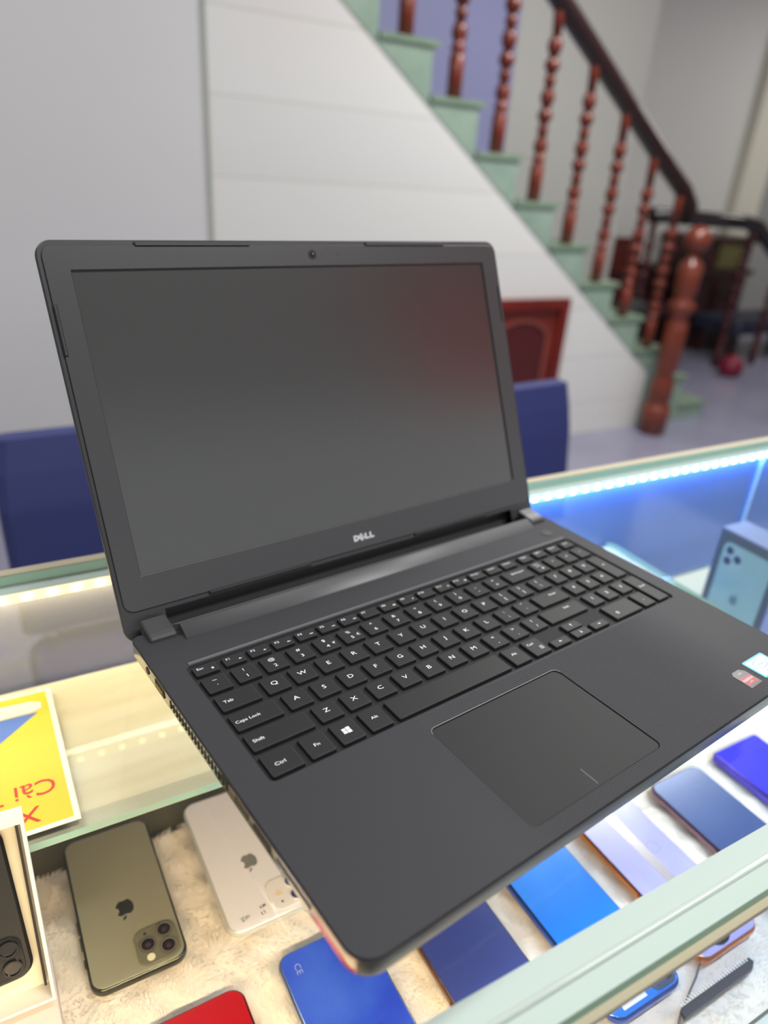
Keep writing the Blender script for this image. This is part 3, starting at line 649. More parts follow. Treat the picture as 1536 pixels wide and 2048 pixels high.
phone(0.4720, YF, 0.0690, LF, pm('steel blue glass', (58, 74, 122), 0.18, noise=(7, (78, 98, 148), 0.3, 0.75)), PFR('rosy rim', (140, 112, 130)), 'steel blue grey phone between the lavender phone and the violet blue phone', ('square', pm('steel lens plate', (50, 60, 110))))
phone(0.5700, YF+0.002, 0.0690, LF, pm('violet blue glass', (66, 62, 220), 0.12), PFR('violet rim', (90, 80, 190)), 'vivid violet blue phone at the right end of the front row', ('square', pm('violet lens plate', (40, 30, 150))), th=0.011, rad=0.004)

# black toothed clip strip lying in front of the row
cmb = MB(); x0, x1 = 0.297, 0.378
cmb.poly([(x0, -0.2690), (x1-0.006, -0.2685), (x1, -0.2650), (x1-0.001, -0.2610), (x0+0.002, -0.2630)], GZ-0.2165, GZ-0.2120)
cs = empty('toothed_clip', (0.3, -0.266, GZ-0.2165), 0, 'long black clip with a row of white teeth lying near the front glass', 'clip')
kid(cmb.build('clip_bar', mat('black clip plastic', (26, 24, 26), 0.4), fix=True), cs)
tm = MB()
for i in range(26):
    xx = x0+0.003+i*0.0029; tm.add([(xx, -0.2626, GZ-0.2130), (xx+0.0018, -0.2626, GZ-0.2130), (xx+0.0009, -0.2575, GZ-0.2135), (xx, -0.2626, GZ-0.2115), (xx+0.0018, -0.2626, GZ-0.2115)], [(0, 2, 1), (3, 4, 2), (0, 3, 2), (1, 2, 4), (0, 1, 4, 3)])
kid(tm.build('clip_teeth', M['white'], fix=True), cs)
wr = MB().tube([(0.342, -0.2455, GZ-0.2155), (0.33, -0.2515, GZ-0.2160), (0.30, -0.2635, GZ-0.2162), (0.279, -0.276, GZ-0.2165)], 0.0008, 6).build('thin_wire', mat('grey wire', (90, 86, 92), 0.4))
tag(wr, 'thin dark wire lying on the fur beside the black toothed clip', 'wire')

# ================================================================== POSTER
po = empty('poster', (-0.13, 0.06, GZ-0.0996), 0, 'yellow poster with red lettering lying on the wood grain shelf', 'poster')
px0, px1, py0, py1 = -0.210, -0.0455, -0.0155, 0.1345
kid(MB().box(px0, py0, GZ-0.0997, px1, py1, GZ-0.0994).build('sheet', mat('white paper border', (232, 230, 222), 0.5)), po)
kid(MB().box(px0+0.004, py0+0.004, GZ-0.0994, px1-0.004, py1-0.004, GZ-0.09925).build('yellow_field', mat('yellow print', (212, 198, 56), 0.45)), po)
Z_ = GZ-0.0992
kid(MB().add([(px1-0.012, 0.106, Z_), (-0.115, 0.055, Z_), (-0.16, 0.055, Z_), (-0.16, 0.108, Z_)], [(3, 2, 1, 0)]).build('blue_triangle', mat('blue print', (84, 120, 205), 0.45), fix=True), po)
wb = MB().poly([(-0.160, 0.107), (-0.062, 0.107), (-0.0545, 0.110), (-0.0545, 0.117), (-0.062, 0.121), (-0.160, 0.127)], Z_-0.00005, Z_+0.0002)
kid(wb.build('white_arm_print', mat('white print', (214, 216, 220), 0.45), fix=True), po)
lp = MB()
for (x, y, r) in ((-0.1035, 0.062, 0.0095), (-0.1055, 0.042, 0.008)): ring(lp, x, y, r, r-0.003, Z_, Z_+0.0002)
kid(lp.build('white_loops_print', mat('grey white print', (196, 198, 204), 0.45)), po)
tx = MB(); text(tx, 'Cài Tà', -0.083, 0.0235, Z_+0.0001, 0.0205, 1.0, PI); text(tx, 'Xin', -0.083, 0.0005, Z_+0.0001, 0.0205, 1.05, PI)
kid(tx.build('red_lettering', mat('red print', (206, 44, 40), 0.45)), po)

# ================================================================== PHONE BOXES
M['boxw'] = mat('white card', (236, 232, 224), 0.45); M['boxp'] = mat('pinkish card', (228, 212, 206), 0.5)
# pedestal box on the fur
pd = MB().rbox(-0.190, -0.112, -0.0795, -0.030, GZ-0.2235, GZ-0.1915, 0.002, 0.0008, seg=2).build('box_lid', M['boxp'])
tag(pd, 'pinkish white closed phone box lying on the fur under the open box', 'box')
# upright open tray leaning back, with a black phone displayed in it; local x right, y up the tray, z out of the opening
bot = Vector((-0.0800, -0.0765, GZ-0.1825)); top = Vector((-0.0775, -0.0400, GZ-0.0600))
up = (top-bot).normalized(); rt = Vector((1, 0, 0)); nz = rt.cross(up).normalized(); rt = up.cross(nz)
TB = Matrix.Translation(bot) @ Matrix((rt, up, nz)).transposed().to_4x4()
Lb, Wb, Db = (top-bot).length, 0.074, 0.018
tray = bpy.data.objects.new('phone_box', None); COL.objects.link(tray); tray.matrix_world = TB
tag(tray, 'open white phone box standing upright at the left edge with a black phone inside', 'box')
tb = MB(); e = 0.002
tb.box(-Wb, 0, -Db, 0, Lb, -Db+e); tb.box(-Wb, 0, -Db+e, -Wb+e, Lb, 0); tb.box(-e, 0, -Db+e, 0, Lb, 0); tb.box(-Wb+e, 0, -Db+e, -e, e, 0); tb.box(-Wb+e, Lb-e, -Db+e, -e, Lb, 0)
tb.build('tray', M['boxw'], tray)
ib = MB(); a, b2 = 0.0045, -0.006
ib.box(-Wb+a, a, -Db+e+0.0002, -a, Lb-a*0.6, -0.0140); ib.build('insert', mat('cream insert', (240, 232, 210), 0.5), tray)
tl = MB().box(-a-0.0008, a, -0.0140, -a+0.0006, Lb-a, -0.010).build('insert_edge', mat('dark gap line', (50, 46, 44), 0.6), tray)
ph = bpy.data.objects.new('smartphone', None); COL.objects.link(ph)
ph.matrix_world = TB @ Matrix.Translation((-0.0385, Lb/2+0.006, -0.0136)) @ Matrix.Rotation(math.radians(2.5)+PI, 4, 'Z')
tag(ph, 'dark graphite phone displayed inside the open white box at far left', 'smartphone')
w, l, th = 0.0560, 0.1060, 0.0066
MB().rbox(-w/2, -l/2, w/2, l/2, 0, th, 0.0105, 0.0026, seg=8, botbev=0.0026, smooth=True, bseg=4).build('frame', PFR('graphite steel', (60, 60, 62)), ph)
MB().rbox(-w/2+0.0018, -l/2+0.0018, w/2-0.0018, l/2-0.0018, th-0.0004, th+0.0002, 0.009, 0.0002, seg=8).build('back_panel', mat('graphite glass', (46, 45, 44), 0.3), ph)
mb = MB(); apple(mb, 0, 0.012, 0.0135, th+0.0003); mb.build('logo', mat('silver logo print', (190, 190, 190), 0.3, metal=0.6), ph)
c = MB().rbox(-w/2+0.004, l/2-0.033, -w/2+0.033, l/2-0.004, th+0.0002, th+0.0014, 0.0075, 0.0005, seg=8).build('camera_module', mat('graphite plate', (40, 40, 42), 0.08, metal=0.4), ph)
for lx, ly in ((0.0115, 0.0115), (0.0115, 0.0255), (0.0245, 0.0185)):
    m = MB(); ring(m, -w/2+lx, l/2-ly, 0.0056, 0.0046, th+0.0014, th+0.0028); disc(m, -w/2+lx, l/2-ly, 0.0046, th+0.001, th+0.002, 1); m.build('lens', [PFR('graphite ring', (70, 70, 74)), M['lens']], c)
# box standing on edge at right, big face turned to the left
pb = empty('phone_box', (0.70, 0.030, GZ-0.2235), 0, 'dark blue edged phone box standing upright at right, printed with a pale green phone', 'box')
BW, BT, BH = 0.086, 0.045, 0.1645
MB().rbox(0, -BW/2-0.006, BT, BW/2-0.006, 0, BH, 0.001, 0.0006, seg=2).build('carton', mat('dusky blue card', (92, 108, 158), 0.4), pb)
MB().box(-0.0004, -BW/2-0.004, 0.002, 0.0, BW/2-0.008, BH-0.002).build('front_label', mat('dark slate print', (88, 100, 112), 0.3), pb)
TP = Matrix(((0, 0, -1, -0.0004), (-1, 0, 0, -0.006), (0, 1, 0, BH/2-0.002), (0, 0, 0, 1)))     # local x -> -y, y -> up, z -> -x
fp = MB(); fp.loft([rr(-0.033, -0.072, 0.033, 0.071, 0.0095, 0.0001, 6), rr(-0.033, -0.072, 0.033, 0.071, 0.0095, 0.0003, 6)], 0, T=TP)
fp.build('printed_phone', mat('pale green print', (150, 186, 190), 0.25), pb, fix=True)
cp = MB()
cp.loft([rr(-0.0305, 0.040, -0.004, 0.0675, 0.007, 0.00032, 5), rr(-0.0305, 0.040, -0.004, 0.0675, 0.007, 0.00042, 5)], 0, T=TP)
cpo = cp.build('printed_camera', mat('light green print', (160, 190, 196), 0.2), pb, fix=True)
for lx, ly in ((-0.0235, 0.061), (-0.0235, 0.047), (-0.0110, 0.054)):
    m = MB(); n_ = 20; m.loft([[(lx+0.0052*math.cos(2*PI*j/n_), ly+0.0052*math.sin(2*PI*j/n_), z) for j in range(n_)] for z in (0.00042, 0.0005)], T=TP)
    m.build('printed_lens', mat('slate lens print', (70, 84, 110), 0.2), cpo, fix=True)
ap_ = MB(); apple(ap_, 0, 0.004, 0.0125, 0.0004); ap_.v = [tuple(TP @ Vector(v)) for v in ap_.v]
ap_.build('printed_logo', mat('logo print', (104, 134, 146), 0.3), pb)

# ================================================================== LAPTOP
lap = empty('laptop', (0, 0, GZ+0.0237), YAW, 'open black laptop with dark screen standing angled on the glass counter', 'laptop')
mm = 0.001
Wd, Dp = 0.3805, 0.2605
def lp_(name, mb, m, parent=lap, fix=False): return mb.build(name, m, parent, fix)
outer = lambda q, z: rr_c(q, z)
def rr_c(q, z, rf=0.013, rb=0.006, seg=8):      # outline with larger front corners
    x0, y0, x1, y1 = q, -Dp+q, Wd-q, -q; out = []
    for cx, cy, a0, r in ((x1, y0, -PI/2, rf), (x1, y1, 0, rb), (x0, y1, PI/2, rb), (x0, y0, PI, rf)):
        r = max(r-q, 1e-4); ccx = cx-r if cx == x1 else cx+r; ccy = cy+r if cy == y0 else cy-r
        for i in range(seg+1):
            a = a0+PI/2*i/seg; out.append((ccx+r*math.cos(a), ccy+r*math.sin(a), z))
    return out
WELL = (17.3*mm, -156*mm, 365.6*mm, -46*mm); PADR = (109*mm, -249.6*mm, 214.6*mm, -168.2*mm)
PADR = (108.9*mm, -250.2*mm, 214.9*mm, -168.6*mm)
d = MB()
well_l = rr(*WELL, 4*mm, 0, 6); pad_l = rr(*PADR, 4.5*mm, 0, 6)
plate_with_holes(d, rr_c(0.0007, 0), [well_l, pad_l], 0, 0)
d.loft([rr_c(0.0, -0.0012), rr_c(0.0001, -0.0005), rr_c(0.0007, 0)], 0, True, caps=(False, False))
wi = rr(WELL[0]+0.0009, WELL[1]+0.0009, WELL[2]-0.0009, WELL[3]-0.0009, 3.2*mm, -0.0019, 6)
d.loft([wi, well_l], 0, caps=(False, False))
pi_ = rr(PADR[0], PADR[1], PADR[2], PADR[3], 4.5*mm, -0.0012, 6)
d.loft([pi_, pad_l], 0, caps=(False, False))
lp_('palm_rest', d, M['deck'])
eto = lp_('edge_trim', MB().loft([rr_c(0.0004, -0.0019), rr_c(-0.0001, -0.0017), rr_c(-0.0001, -0.0012)], 0, True, caps=(False, False)), [M['lid'], M['rim']])
for pgn in eto.data.polygons:
    if pgn.normal.x < -0.3 and abs(pgn.center.y+0.13) < 0.125: pgn.material_index = 1
bc = MB(); bc.loft([rr_c(0.022, -0.0205), rr_c(0.010, -0.0190), rr_c(0.0030, -0.0146), rr_c(0.0006, -0.0118), rr_c(0.0, -0.0104), rr_c(0.0, -0.0019)], 0, True, caps=(True, False))
bco = lp_('bottom_case', bc, [M['front'], M['side']])
for pgn in bco.data.polygons:
    if pgn.normal.x < -0.8: pgn.material_index = 1
for x, y in ((0.04, -0.03), (0.34, -0.03), (0.04, -0.225), (0.34, -0.225)):
    lp_('rubber_foot', MB().rbox(x-0.02, y-0.005, x+0.02, y+0.005, -0.0236, -0.0204, 0.004, 0.0005), M['dark'])
lp_('keyboard_plate', MB().loft([rr(WELL[0]+0.0005, WELL[1]+0.0005, WELL[2]-0.0005, WELL[3]-0.0005, 3.5*mm, -0.0027, 6), rr(WELL[0]+0.0005, WELL[1]+0.0005, WELL[2]-0.0005, WELL[3]-0.0005, 3.5*mm, -0.0018, 6)], 0), M['well'])
# bright bevel along the rear edge of the well
lp_('keyboard_bevel', MB().loft([[(WELL[0]+0.003, -0.0452, 0.0), (WELL[0]+0.003, -0.0447, 0.0007), (WELL[0]+0.003, -0.0435, 0.0007), (WELL[0]+0.003, -0.0431, 0.0)], [(WELL[2]-0.003, -0.0452, 0.0), (WELL[2]-0.003, -0.0447, 0.0007), (WELL[2]-0.003, -0.0435, 0.0007), (WELL[2]-0.003, -0.0431, 0.0)]]), mat('grey bevel', (112, 113, 116), 0.3, metal=0.4), fix=True)
# touchpad
tp = MB(); q = 0.0005
tp.loft([rr(PADR[0]+q, PADR[1]+q, PADR[2]-q, PADR[3]-q, 4*mm, -0.0011, 6), rr(PADR[0]+q, PADR[1]+q, PADR[2]-q, PADR[3]-q, 4*mm, -0.0005, 6)])
tpo = lp_('touchpad', tp, M['pad'])
lp_('touchpad_divider', MB().box(0.1600, -0.2480, -0.0005, 0.1606, -0.2360, -0.00045), mat('grey print line', (84, 84, 86), 0.5), tpo)
te = MB(); te.loft([rr(PADR[0]-0.0002, PADR[3]-0.006, PADR[2]+0.0002, PADR[3]+0.0004, 4.5*mm, 0.0, 6)[7:21]+[(PADR[0]+0.004, PADR[3]-0.0002, 0.0)][:0], ]*1) if False else None
te = MB()
arc = [(PADR[2]-0.0045+0.0045*math.cos(PI/2*i/8), PADR[3]-0.0045+0.0045*math.sin(PI/2*i/8)) for i in range(9)]+[(PADR[0]+0.0045-0.0045*math.sin(PI/2*i/8), PADR[3]-0.0045+0.0045*math.cos(PI/2*i/8)) for i in range(9)]
te.tube([(x, y, 0.0) for x, y in arc], [0.0001]+[0.0004]*16+[0.0001], 6)
lp_('touchpad_bevel', te, M['padedge'])

# keys --------------------------------------------------------------
def icon(mb, kind, x, y, s, z):
    def tri(a, b, c): mb.add([(x+p[0]*s, y+p[1]*s, z) for p in (a, b, c)], [(0, 1, 2)])
    def q4(x0, y0, x1, y1): mb.add([(x+x0*s, y+y0*s, z), (x+x1*s, y+y0*s, z), (x+x1*s, y+y1*s, z), (x+x0*s, y+y1*s, z)], [(0, 1, 2, 3)])
    if kind.startswith('spk'):
        q4(-0.9, -0.25, -0.5, 0.25); mb.add([(x-0.5*s, y-0.25*s, z), (x-0.05*s, y-0.6*s, z), (x-0.05*s, y+0.6*s, z), (x-0.5*s, y+0.25*s, z)], [(0, 1, 2, 3)])
        if kind == 'spk0': text(mb, '+', x+0.45*s, y, z, s*1.3, 1, PI/4)
        for k in range(int(kind[3:] or 0)):
            r = 0.35+0.3*k
            mb.add([(x+(r*math.cos(a)+0.05+dr*math.cos(a))*s, y+(r*math.sin(a)+dr*math.sin(a))*s, z) for dr in (0, 0.14) for a in (-0.8, 0, 0.8)], [(0, 3, 4, 1), (1, 4, 5, 2)])
    elif kind == 'rew': tri((-0.9, 0), (-0.1, -0.5), (-0.1, 0.5)); tri((-0.1, 0), (0.7, -0.5), (0.7, 0.5)); q4(-1.05, -0.5, -0.9, 0.5)
    elif kind == 'fwd': tri((-0.7, -0.5), (0.1, 0), (-0.7, 0.5)); tri((0.1, -0.5), (0.9, 0), (0.1, 0.5)); q4(0.9, -0.5, 1.05, 0.5)
    elif kind == 'play': tri((-0.8, -0.5), (0, 0), (-0.8, 0.5)); q4(0.15, -0.5, 0.4, 0.5); q4(0.6, -0.5, 0.85, 0.5)
    elif kind in ('sun', 'sunb', 'find'):
        n = 14; ro, ri = (0.5, 0.3) if kind != 'sunb' else (0.55, 0.0)
        mb.add([(x+ro*s*math.cos(2*PI*j/n), y+ro*s*math.sin(2*PI*j/n), z) for j in range(n)]+[(x+ri*s*math.cos(2*PI*j/n), y+ri*s*math.sin(2*PI*j/n), z) for j in range(n)], [(j, (j+1) % n, n+(j+1) % n, n+j) for j in range(n)])
        if kind == 'find': mb.add([(x-0.35*s, y-0.5*s, z), (x-0.95*s, y-0.95*s, z), (x-0.8*s, y-1.05*s, z), (x-0.25*s, y-0.55*s, z)], [(0, 1, 2, 3)])
        else:
            for j in range(8):
                a = 2*PI*j/8; u = Vector((math.cos(a), math.sin(a))); v = Vector((-u.y, u.x))*0.07
                P = [u*0.65+v, u*0.65-v, u*0.95-v, u*0.95+v]; mb.add([(x+p.x*s, y+p.y*s, z) for p in P], [(0, 1, 2, 3)])
    elif kind == 'lock':
        q4(-0.55, -0.6, 0.55, 0.2); q4(-0.4, 0.2, -0.22, 0.65); q4(0.22, 0.2, 0.4, 0.65); q4(-0.4, 0.6, 0.4, 0.78)
    elif kind == 'scr': q4(-0.8, -0.5, 0.2, 0.4); q4(0.35, -0.1, 0.8, 0.5); q4(0.3, -0.7, 0.85, -0.3)
    elif kind == 'win':
        q4(-1, -0.85, -0.08, -0.06); q4(0.06, -0.95, 1.05, -0.06); q4(-1, 0.06, -0.08, 0.8); q4(0.06, 0.06, 1.05, 0.95)
    elif kind == 'menu':
        q4(-0.8, -0.9, 0.8, -0.75); q4(-0.8, 0.75, 0.8, 0.9); q4(-0.8, -0.75, -0.65, 0.75); q4(0.65, -0.75, 0.8, 0.75)
        for k in (-0.4, 0, 0.4): q4(-0.35, k-0.08, 0.35, k+0.08)
    elif kind in ('up', 'down', 'left', 'right'):
        a = dict(up=0, left=PI/2, down=PI, right=-PI/2)[kind]; ca, sa = math.cos(a), math.sin(a)
        for P, F in (([(-0.6, 0.2), (0.6, 0.2), (0, 0.95)], [(0, 1, 2)]), ([(-0.13, -0.9), (0.13, -0.9), (0.13, 0.25), (-0.13, 0.25)], [(0, 1, 2, 3)])):
            mb.add([(x+(p[0]*ca-p[1]*sa)*s, y+(p[0]*sa+p[1]*ca)*s, z) for p in P], F)
KT = 0.0004
def key(x0, x1, y0, y1, legends, h=KT):
    """millimetres; legends = (text or icon, dx, dy from centre, size, xscale)"""
    x0, x1, y0, y1 = (v*mm for v in (x0, x1, y0, y1))
    k = MB(); r = 0.9*mm
    k.loft([rr(x0-0.0002, y0-0.0002, x1+0.0002, y1+0.0002, r, -0.0020, 3), rr(x0, y0, x1, y1, r, h-0.00055, 3), rr(x0+0.0002, y0+0.0002, x1-0.0002, y1-0.0002, r, h-0.00015, 3), rr(x0+0.0007, y0+0.0007, x1-0.0007, y1-0.0007, r, h, 3)], 0, smooth=False)
    o = k.build('key', M['key'], lap)
    if legends:
        g = MB(); cx, cy = (x0+x1)/2, (y0+y1)/2; z = h+0.00012
        for L in legends:
            t, dx, dy, s = L[:4]; sx = L[4] if len(L) > 4 else 1.25
            if t.startswith('*') and len(t) > 1: icon(g, t[1:], cx+dx*mm, cy+dy*mm, s*mm, z)
            else: text(g, t, cx+dx*mm, cy+dy*mm, z, s*mm, sx)
        g.build('key_legend', M['legend'], o)
KW = 14.9
def kc(c, r, legends, w=KW): key(c-w/2, c+w/2, r[0], r[1], legends)
RF, RN, RT, RC, RS, RB = (-58.6, -49.6), (-77.1, -62.7), (-95.4, -81.0), (-113.9, -99.6), (-132.3, -118.0), (-153.4, -136.4)
ic = {'F1': '*spk0', 'F2': '*spk1', 'F3': '*spk2', 'F4': '*rew', 'F5': '*play', 'F6': '*fwd', 'F8': '*scr', 'F9': '*find', 'F11': '*sun', 'F12': '*sunb', 'PrtScr': '*lock', 'Esc': '*lock'}
for i, t in enumerate(F_KEYS):
    if i == 0: a, b = 19.9, 34.9
    elif i < 16: a = 38.9+17.08*(i-1); b = a+14.0
    else: a = 298.3+17.0*(i-16); b = a+12.6
    lg = [(t, (-3.4 if t in ic and i < 13 else -0.5 if i > 12 else -3.6)+(0.4 if len(t) > 2 and i < 13 else 0), 1.5, 2.9 if i < 13 else 2.6, 1.15)]
    if t in ic and t != 'PrtScr': lg.append((ic[t], 4.0, -1.2, 1.3))
    key(a, b, *RF, lg)
num = [('!', '1'), ('@', '2'), ('#', '3'), ('$', '4'), ('%', '5'), ('^', '6'), ('&', '7'), ('*', '8'), ('(', '9'), (')', '0'), ('_', '-'), ('+', '=')]
kc(27.3, RN, [('~', 0, 3.2, 4.0), ('`', 0, -2.6, 4.0)])
for i, (a, b) in enumerate(num):
    lg = [(a, -0.3, 3.2, 3.7), (b, -0.3, -2.8, 3.9)]
    if b == '4': lg.append(('₹', 4.8, -1.6, 3.3))
    if b == '5': lg.append(('€', 4.8, -1.6, 3.3))
    kc(46.3+19.05*i, RN, lg)
key(267.6, 293.0, *RN, [('Backspace', 2, 2.2, 2.9, 1.1)])
key(19.8, 44.3, *RT, [('Tab', -6, 0.2, 3.3, 1.2)])
for i, t in enumerate('QWERTYUIOP'): kc(56.1+19.05*i, RT, [(t, -0.2, 0.5, 4.6)])
kc(56.1+190.5, RT, [('{', 0, 3.0, 3.8), ('[', 0, -2.8, 3.8)]); kc(56.1+209.55, RT, [('}', 0, 3.0, 3.8), (']', 0, -2.8, 3.8)])
key(278.0, 293.0, *RT, [('|', -1, 3.0, 3.8), ('\\', -1, -2.8, 3.8)])
key(19.8, 48.2, *RC, [('Caps Lock', -5, -0.6, 3.1, 1.15)])
for i, t in enumerate('ASDFGHJKL'): kc(60.4+19.05*i, RC, [(t, -0.2, 0.8, 4.6)])
kc(60.4+171.45, RC, [(':', 0, 3.0, 3.8), (';', 0, -2.8, 3.8)]); kc(60.4+190.5, RC, [('"', 0, 3.6, 3.8), ("'", 0, -3.2, 3.8)])
key(262.6, 292.6, *RC, [('Enter', 5, 2.6, 2.9, 1.15)])
key(19.8, 57.6, *RS, [('Shift', -12.5, 0.2, 3.3, 1.2)])
for i, t in enumerate('ZXCVBNM'): kc(69.6+19.05*i, RS, [(t, -0.2, 0.8, 4.6)])
for i, (a, b) in enumerate((('<', ','), ('>', '.'), ('?', '/'))): kc(69.6+19.05*(7+i), RS, [(a, 0, 3.0, 3.8), (b, 0, -2.8, 3.8)])
key(252.0, 291.2, *RS, [('Shift', 6, 2.8, 2.9, 1.15)])
key(19.8, 38.6, *RB, [('Ctrl', -1.5, -1.0, 3.3, 1.2)])
key(43.0, 58.0, *RB, [('Fn', 0, 0, 3.3, 1.2)]); key(62.6, 77.6, *RB, [('*win', -0.2, 0.4, 2.5)]); key(81.8, 96.6, *RB, [('Alt', 0, 1.0, 3.1, 1.2)])
key(100.8, 191.0, *RB, []); key(195.4, 210.0, *RB, [('Alt', -0.5, 1.5, 3.1, 1.2)]); key(214.2, 229.0, *RB, [('Ctrl', -2.2, 3.4, 3.1, 1.15), ('*menu', 3.0, -2.6, 1.7)])
key(232.9, 249.3, -153.4, -145.8, [('*left', 0, 0, 1.6)]); key(254.3, 270.4, -144.6, -136.4, [('*up', 0, 0.3, 1.6)]); key(254.3, 270.4, -153.4, -145.6, [('*down', 0, 0, 1.6)]); key(274.0, 289.8, -153.4, -145.8, [('*right', 0, 0, 1.6)])
npc = [305.0, 322.0, 339.0]; nw_ = 13.0
kc(305.0, RN, [('Num', 0, 4.3, 2.4, 1.1), ('Lock', 0, 1.3, 2.4, 1.1), ('*lock', 1.4, -2.8, 1.6)], nw_); kc(322.0, RN, [('/', 0, 1, 3.6)], nw_); kc(339.0, RN, [('*', 0, 1, 4.4)], nw_); kc(355.4, RN, [('-', 0, 1.4, 4.0)], 12.6)
for r, row in ((RT, '789'), (RC, '456'), (RS, '123')):
    for c_, t in zip(npc, row): kc(c_, r, [(t, 0, 0.8, 4.1)], nw_)
key(349.1, 361.7, RC[0], RT[1], [('+', 0, 3, 4.2)]); key(349.1, 361.7, RB[0], RS[1], [('Enter', 0, 3, 2.7, 1.1)])
key(298.5, 328.5, *RB, [('0', -7.5, -2.5, 4.2)]); key(332.5, 345.5, *RB, [('.', 0, 0, 5)])

# power button, hinge bar and hinge caps
pw = MB(); disc(pw, 0.3568, -0.0305, 0.0052, 0.0, 0.0004, 0, 32); pwo = lp_('power_button', pw, mat('power button', (40, 40, 42), 0.35))
pq = MB(); ring(pq, 0.3568, -0.0305, 0.0014, 0.0011, 0.0004, 0.00045); pq.box(0.3567, -0.0305, 0.0004, 0.3569, -0.0286, 0.00045); lp_('power_symbol', pq, mat('grey symbol', (90, 90, 92), 0.4), pwo)
bp2 = []
R_ = 0.0278
for i in range(11):
    y = -0.0202+0.0122*i/10; z = -0.022+math.sqrt(R_**2-(y+0.003)**2); bp2.append((y, z))
bp2 += [(-0.0066, 0.0046), (-0.0058, 0.003), (-0.0055, -0.006), (-0.0202, -0.006)]
hb = MB().loft([[(x, y, z) for y, z in bp2] for x in (0.0300, 0.3535)], 0, smooth=False)
hbo = lp_('hinge_bar', hb, M['bar'], fix=True)
for pgn in hbo.data.polygons: pgn.use_smooth = len(pgn.vertices) == 4 and pgn.center.z > -0.003 and pgn.normal.z > 0.3
for xa_, xb_ in ((0.0085, 0.0272), (0.3560, 0.3735)):
    pf = [(-0.0130, 0.0), (-0.0127, 0.0018), (-0.0112, 0.0034), (-0.0085, 0.0044), (-0.0020, 0.0052), (0.0060, 0.0060), (0.0062, -0.004), (-0.0130, -0.004)]
    lp_('hinge_cap', MB().loft([[(xa_+0.0008, y*0.98, z*0.8) for y, z in pf], [(xa_+0.0018, y, z) for y, z in pf], [(xb_-0.0018, y, z) for y, z in pf], [(xb_-0.0008, y*0.98, z*0.8) for y, z in pf]]), mat('hinge cap plastic', (62, 63, 65), 0.35), fix=True)
lp_('hinge_recess', MB().box(0.0272, -0.0125, 0.0001, 0.0300, 0.0, 0.0003).box(0.3535, -0.0125, 0.0001, 0.3560, 0.0, 0.0003).box(0.0272, -0.0060, 0.0001, 0.3560, -0.0005, 0.0004), M['dark'])

# left side: jack, video port, vents, usb, card slot; all shallow dark insets in the glossy edge
xs = -0.00015
def port(name, y0, y1, z0, z1, m=None, r=0.0006):
    TT = Matrix(((0, 0, -1, 0.0004), (-1, 0, 0, 0), (0, 1, 0, 0), (0, 0, 0, 1)))
    L = [[(p[0], p[1], h) for p in rr(-y1, z0, -y0, z1, r, 0, 3)] for h in (0.0, 0.00065)]
    return lp_(name, MB().loft(L, T=TT), m or M['dark'], fix=True)
port('power_jack', -0.0330, -0.0278, -0.0082, -0.0032, r=0.0025)
vp = port('video_port', -0.0575, -0.0430, -0.0085, -0.0030)
lp_('port_lining', MB().box(-0.0006, -0.0555, -0.0062, -0.0003, -0.0450, -0.0050), mat('gold contact lining', (190, 150, 60), 0.3, metal=1), vp)
for i in range(18): port('vent_slot', -0.0660-0.0043*i-0.0020, -0.0660-0.0043*i, -0.0086, -0.0030, r=0.0005)
port('usb_port', -0.1870, -0.1700, -0.0078, -0.0036); port('usb_port', -0.1640, -0.1500, -0.0078, -0.0036, mat('usb tongue', (70, 64, 60), 0.3, metal=0.7)); port('card_slot', -0.2230, -0.1925, -0.0066, -0.0042)

# stickers
st = MB(); st.loft([rr(0.329, -0.2505, 0.345+0.008, -0.2325, 0.0012, 0.0001, 3), rr(0.329, -0.2505, 0.353, -0.2325, 0.0012, 0.00022, 3)])
sto = lp_('processor_sticker', st, mat('cyan foil', (40, 176, 226), 0.3)); sto['label'] = 'white and cyan badge sticker'
si = MB().loft([rr(0.3306, -0.2490, 0.3514, -0.2340, 0.0010, 0.00022, 3), rr(0.3306, -0.2490, 0.3514, -0.2340, 0.001, 0.00028, 3)]); lp_('sticker_face', si, mat('white foil', (192, 200, 210), 0.3), sto)
si = MB(); n = 24
si.add([(0.3405+0.0068*math.cos(2*PI*j/n), -0.2395+0.0040*math.sin(2*PI*j/n), 0.0003) for j in range(n)]+[(0.3405+0.0062*math.cos(2*PI*j/n), -0.2395+0.0035*math.sin(2*PI*j/n), 0.0003) for j in range(n)], [(j, (j+1) % n, n+(j+1) % n, n+j) for j in range(n)])
text(si, 'intel', 0.3405, -0.2395, 0.00031, 0.0038); text(si, 'inside', 0.3405, -0.2458, 0.00031, 0.003)
lp_('sticker_print', si, mat('blue ink', (104, 138, 186), 0.4), sto)
s2 = MB(); s2.poly([(0.3105, -0.2372), (0.3128, -0.2350), (0.3205, -0.2350), (0.3235, -0.2380), (0.3235, -0.2505), (0.3100, -0.2510)], 0.0001, 0.00022)
s2o = lp_('graphics_sticker', s2, mat('dark grey foil', (72, 70, 70), 0.35), fix=True); s2o['label'] = 'dark sticker with red block'
lp_('sticker_block', MB().box(0.3107, -0.2488, 0.00022, 0.3228, -0.2412, 0.00028), mat('red foil', (146, 44, 50), 0.35), s2o)
s3 = MB(); text(s3, 'RADEON', 0.3168, -0.2442, 0.0003, 0.0026, 1.0); text(s3, 'AMD', 0.3168, -0.2468, 0.0003, 0.0014, 1.0); text(s3, 'AMD', 0.3168, -0.2382, 0.0003, 0.0018, 1.0)
lp_('sticker_print', s3, mat('white ink', (226, 222, 224), 0.4), s2o)

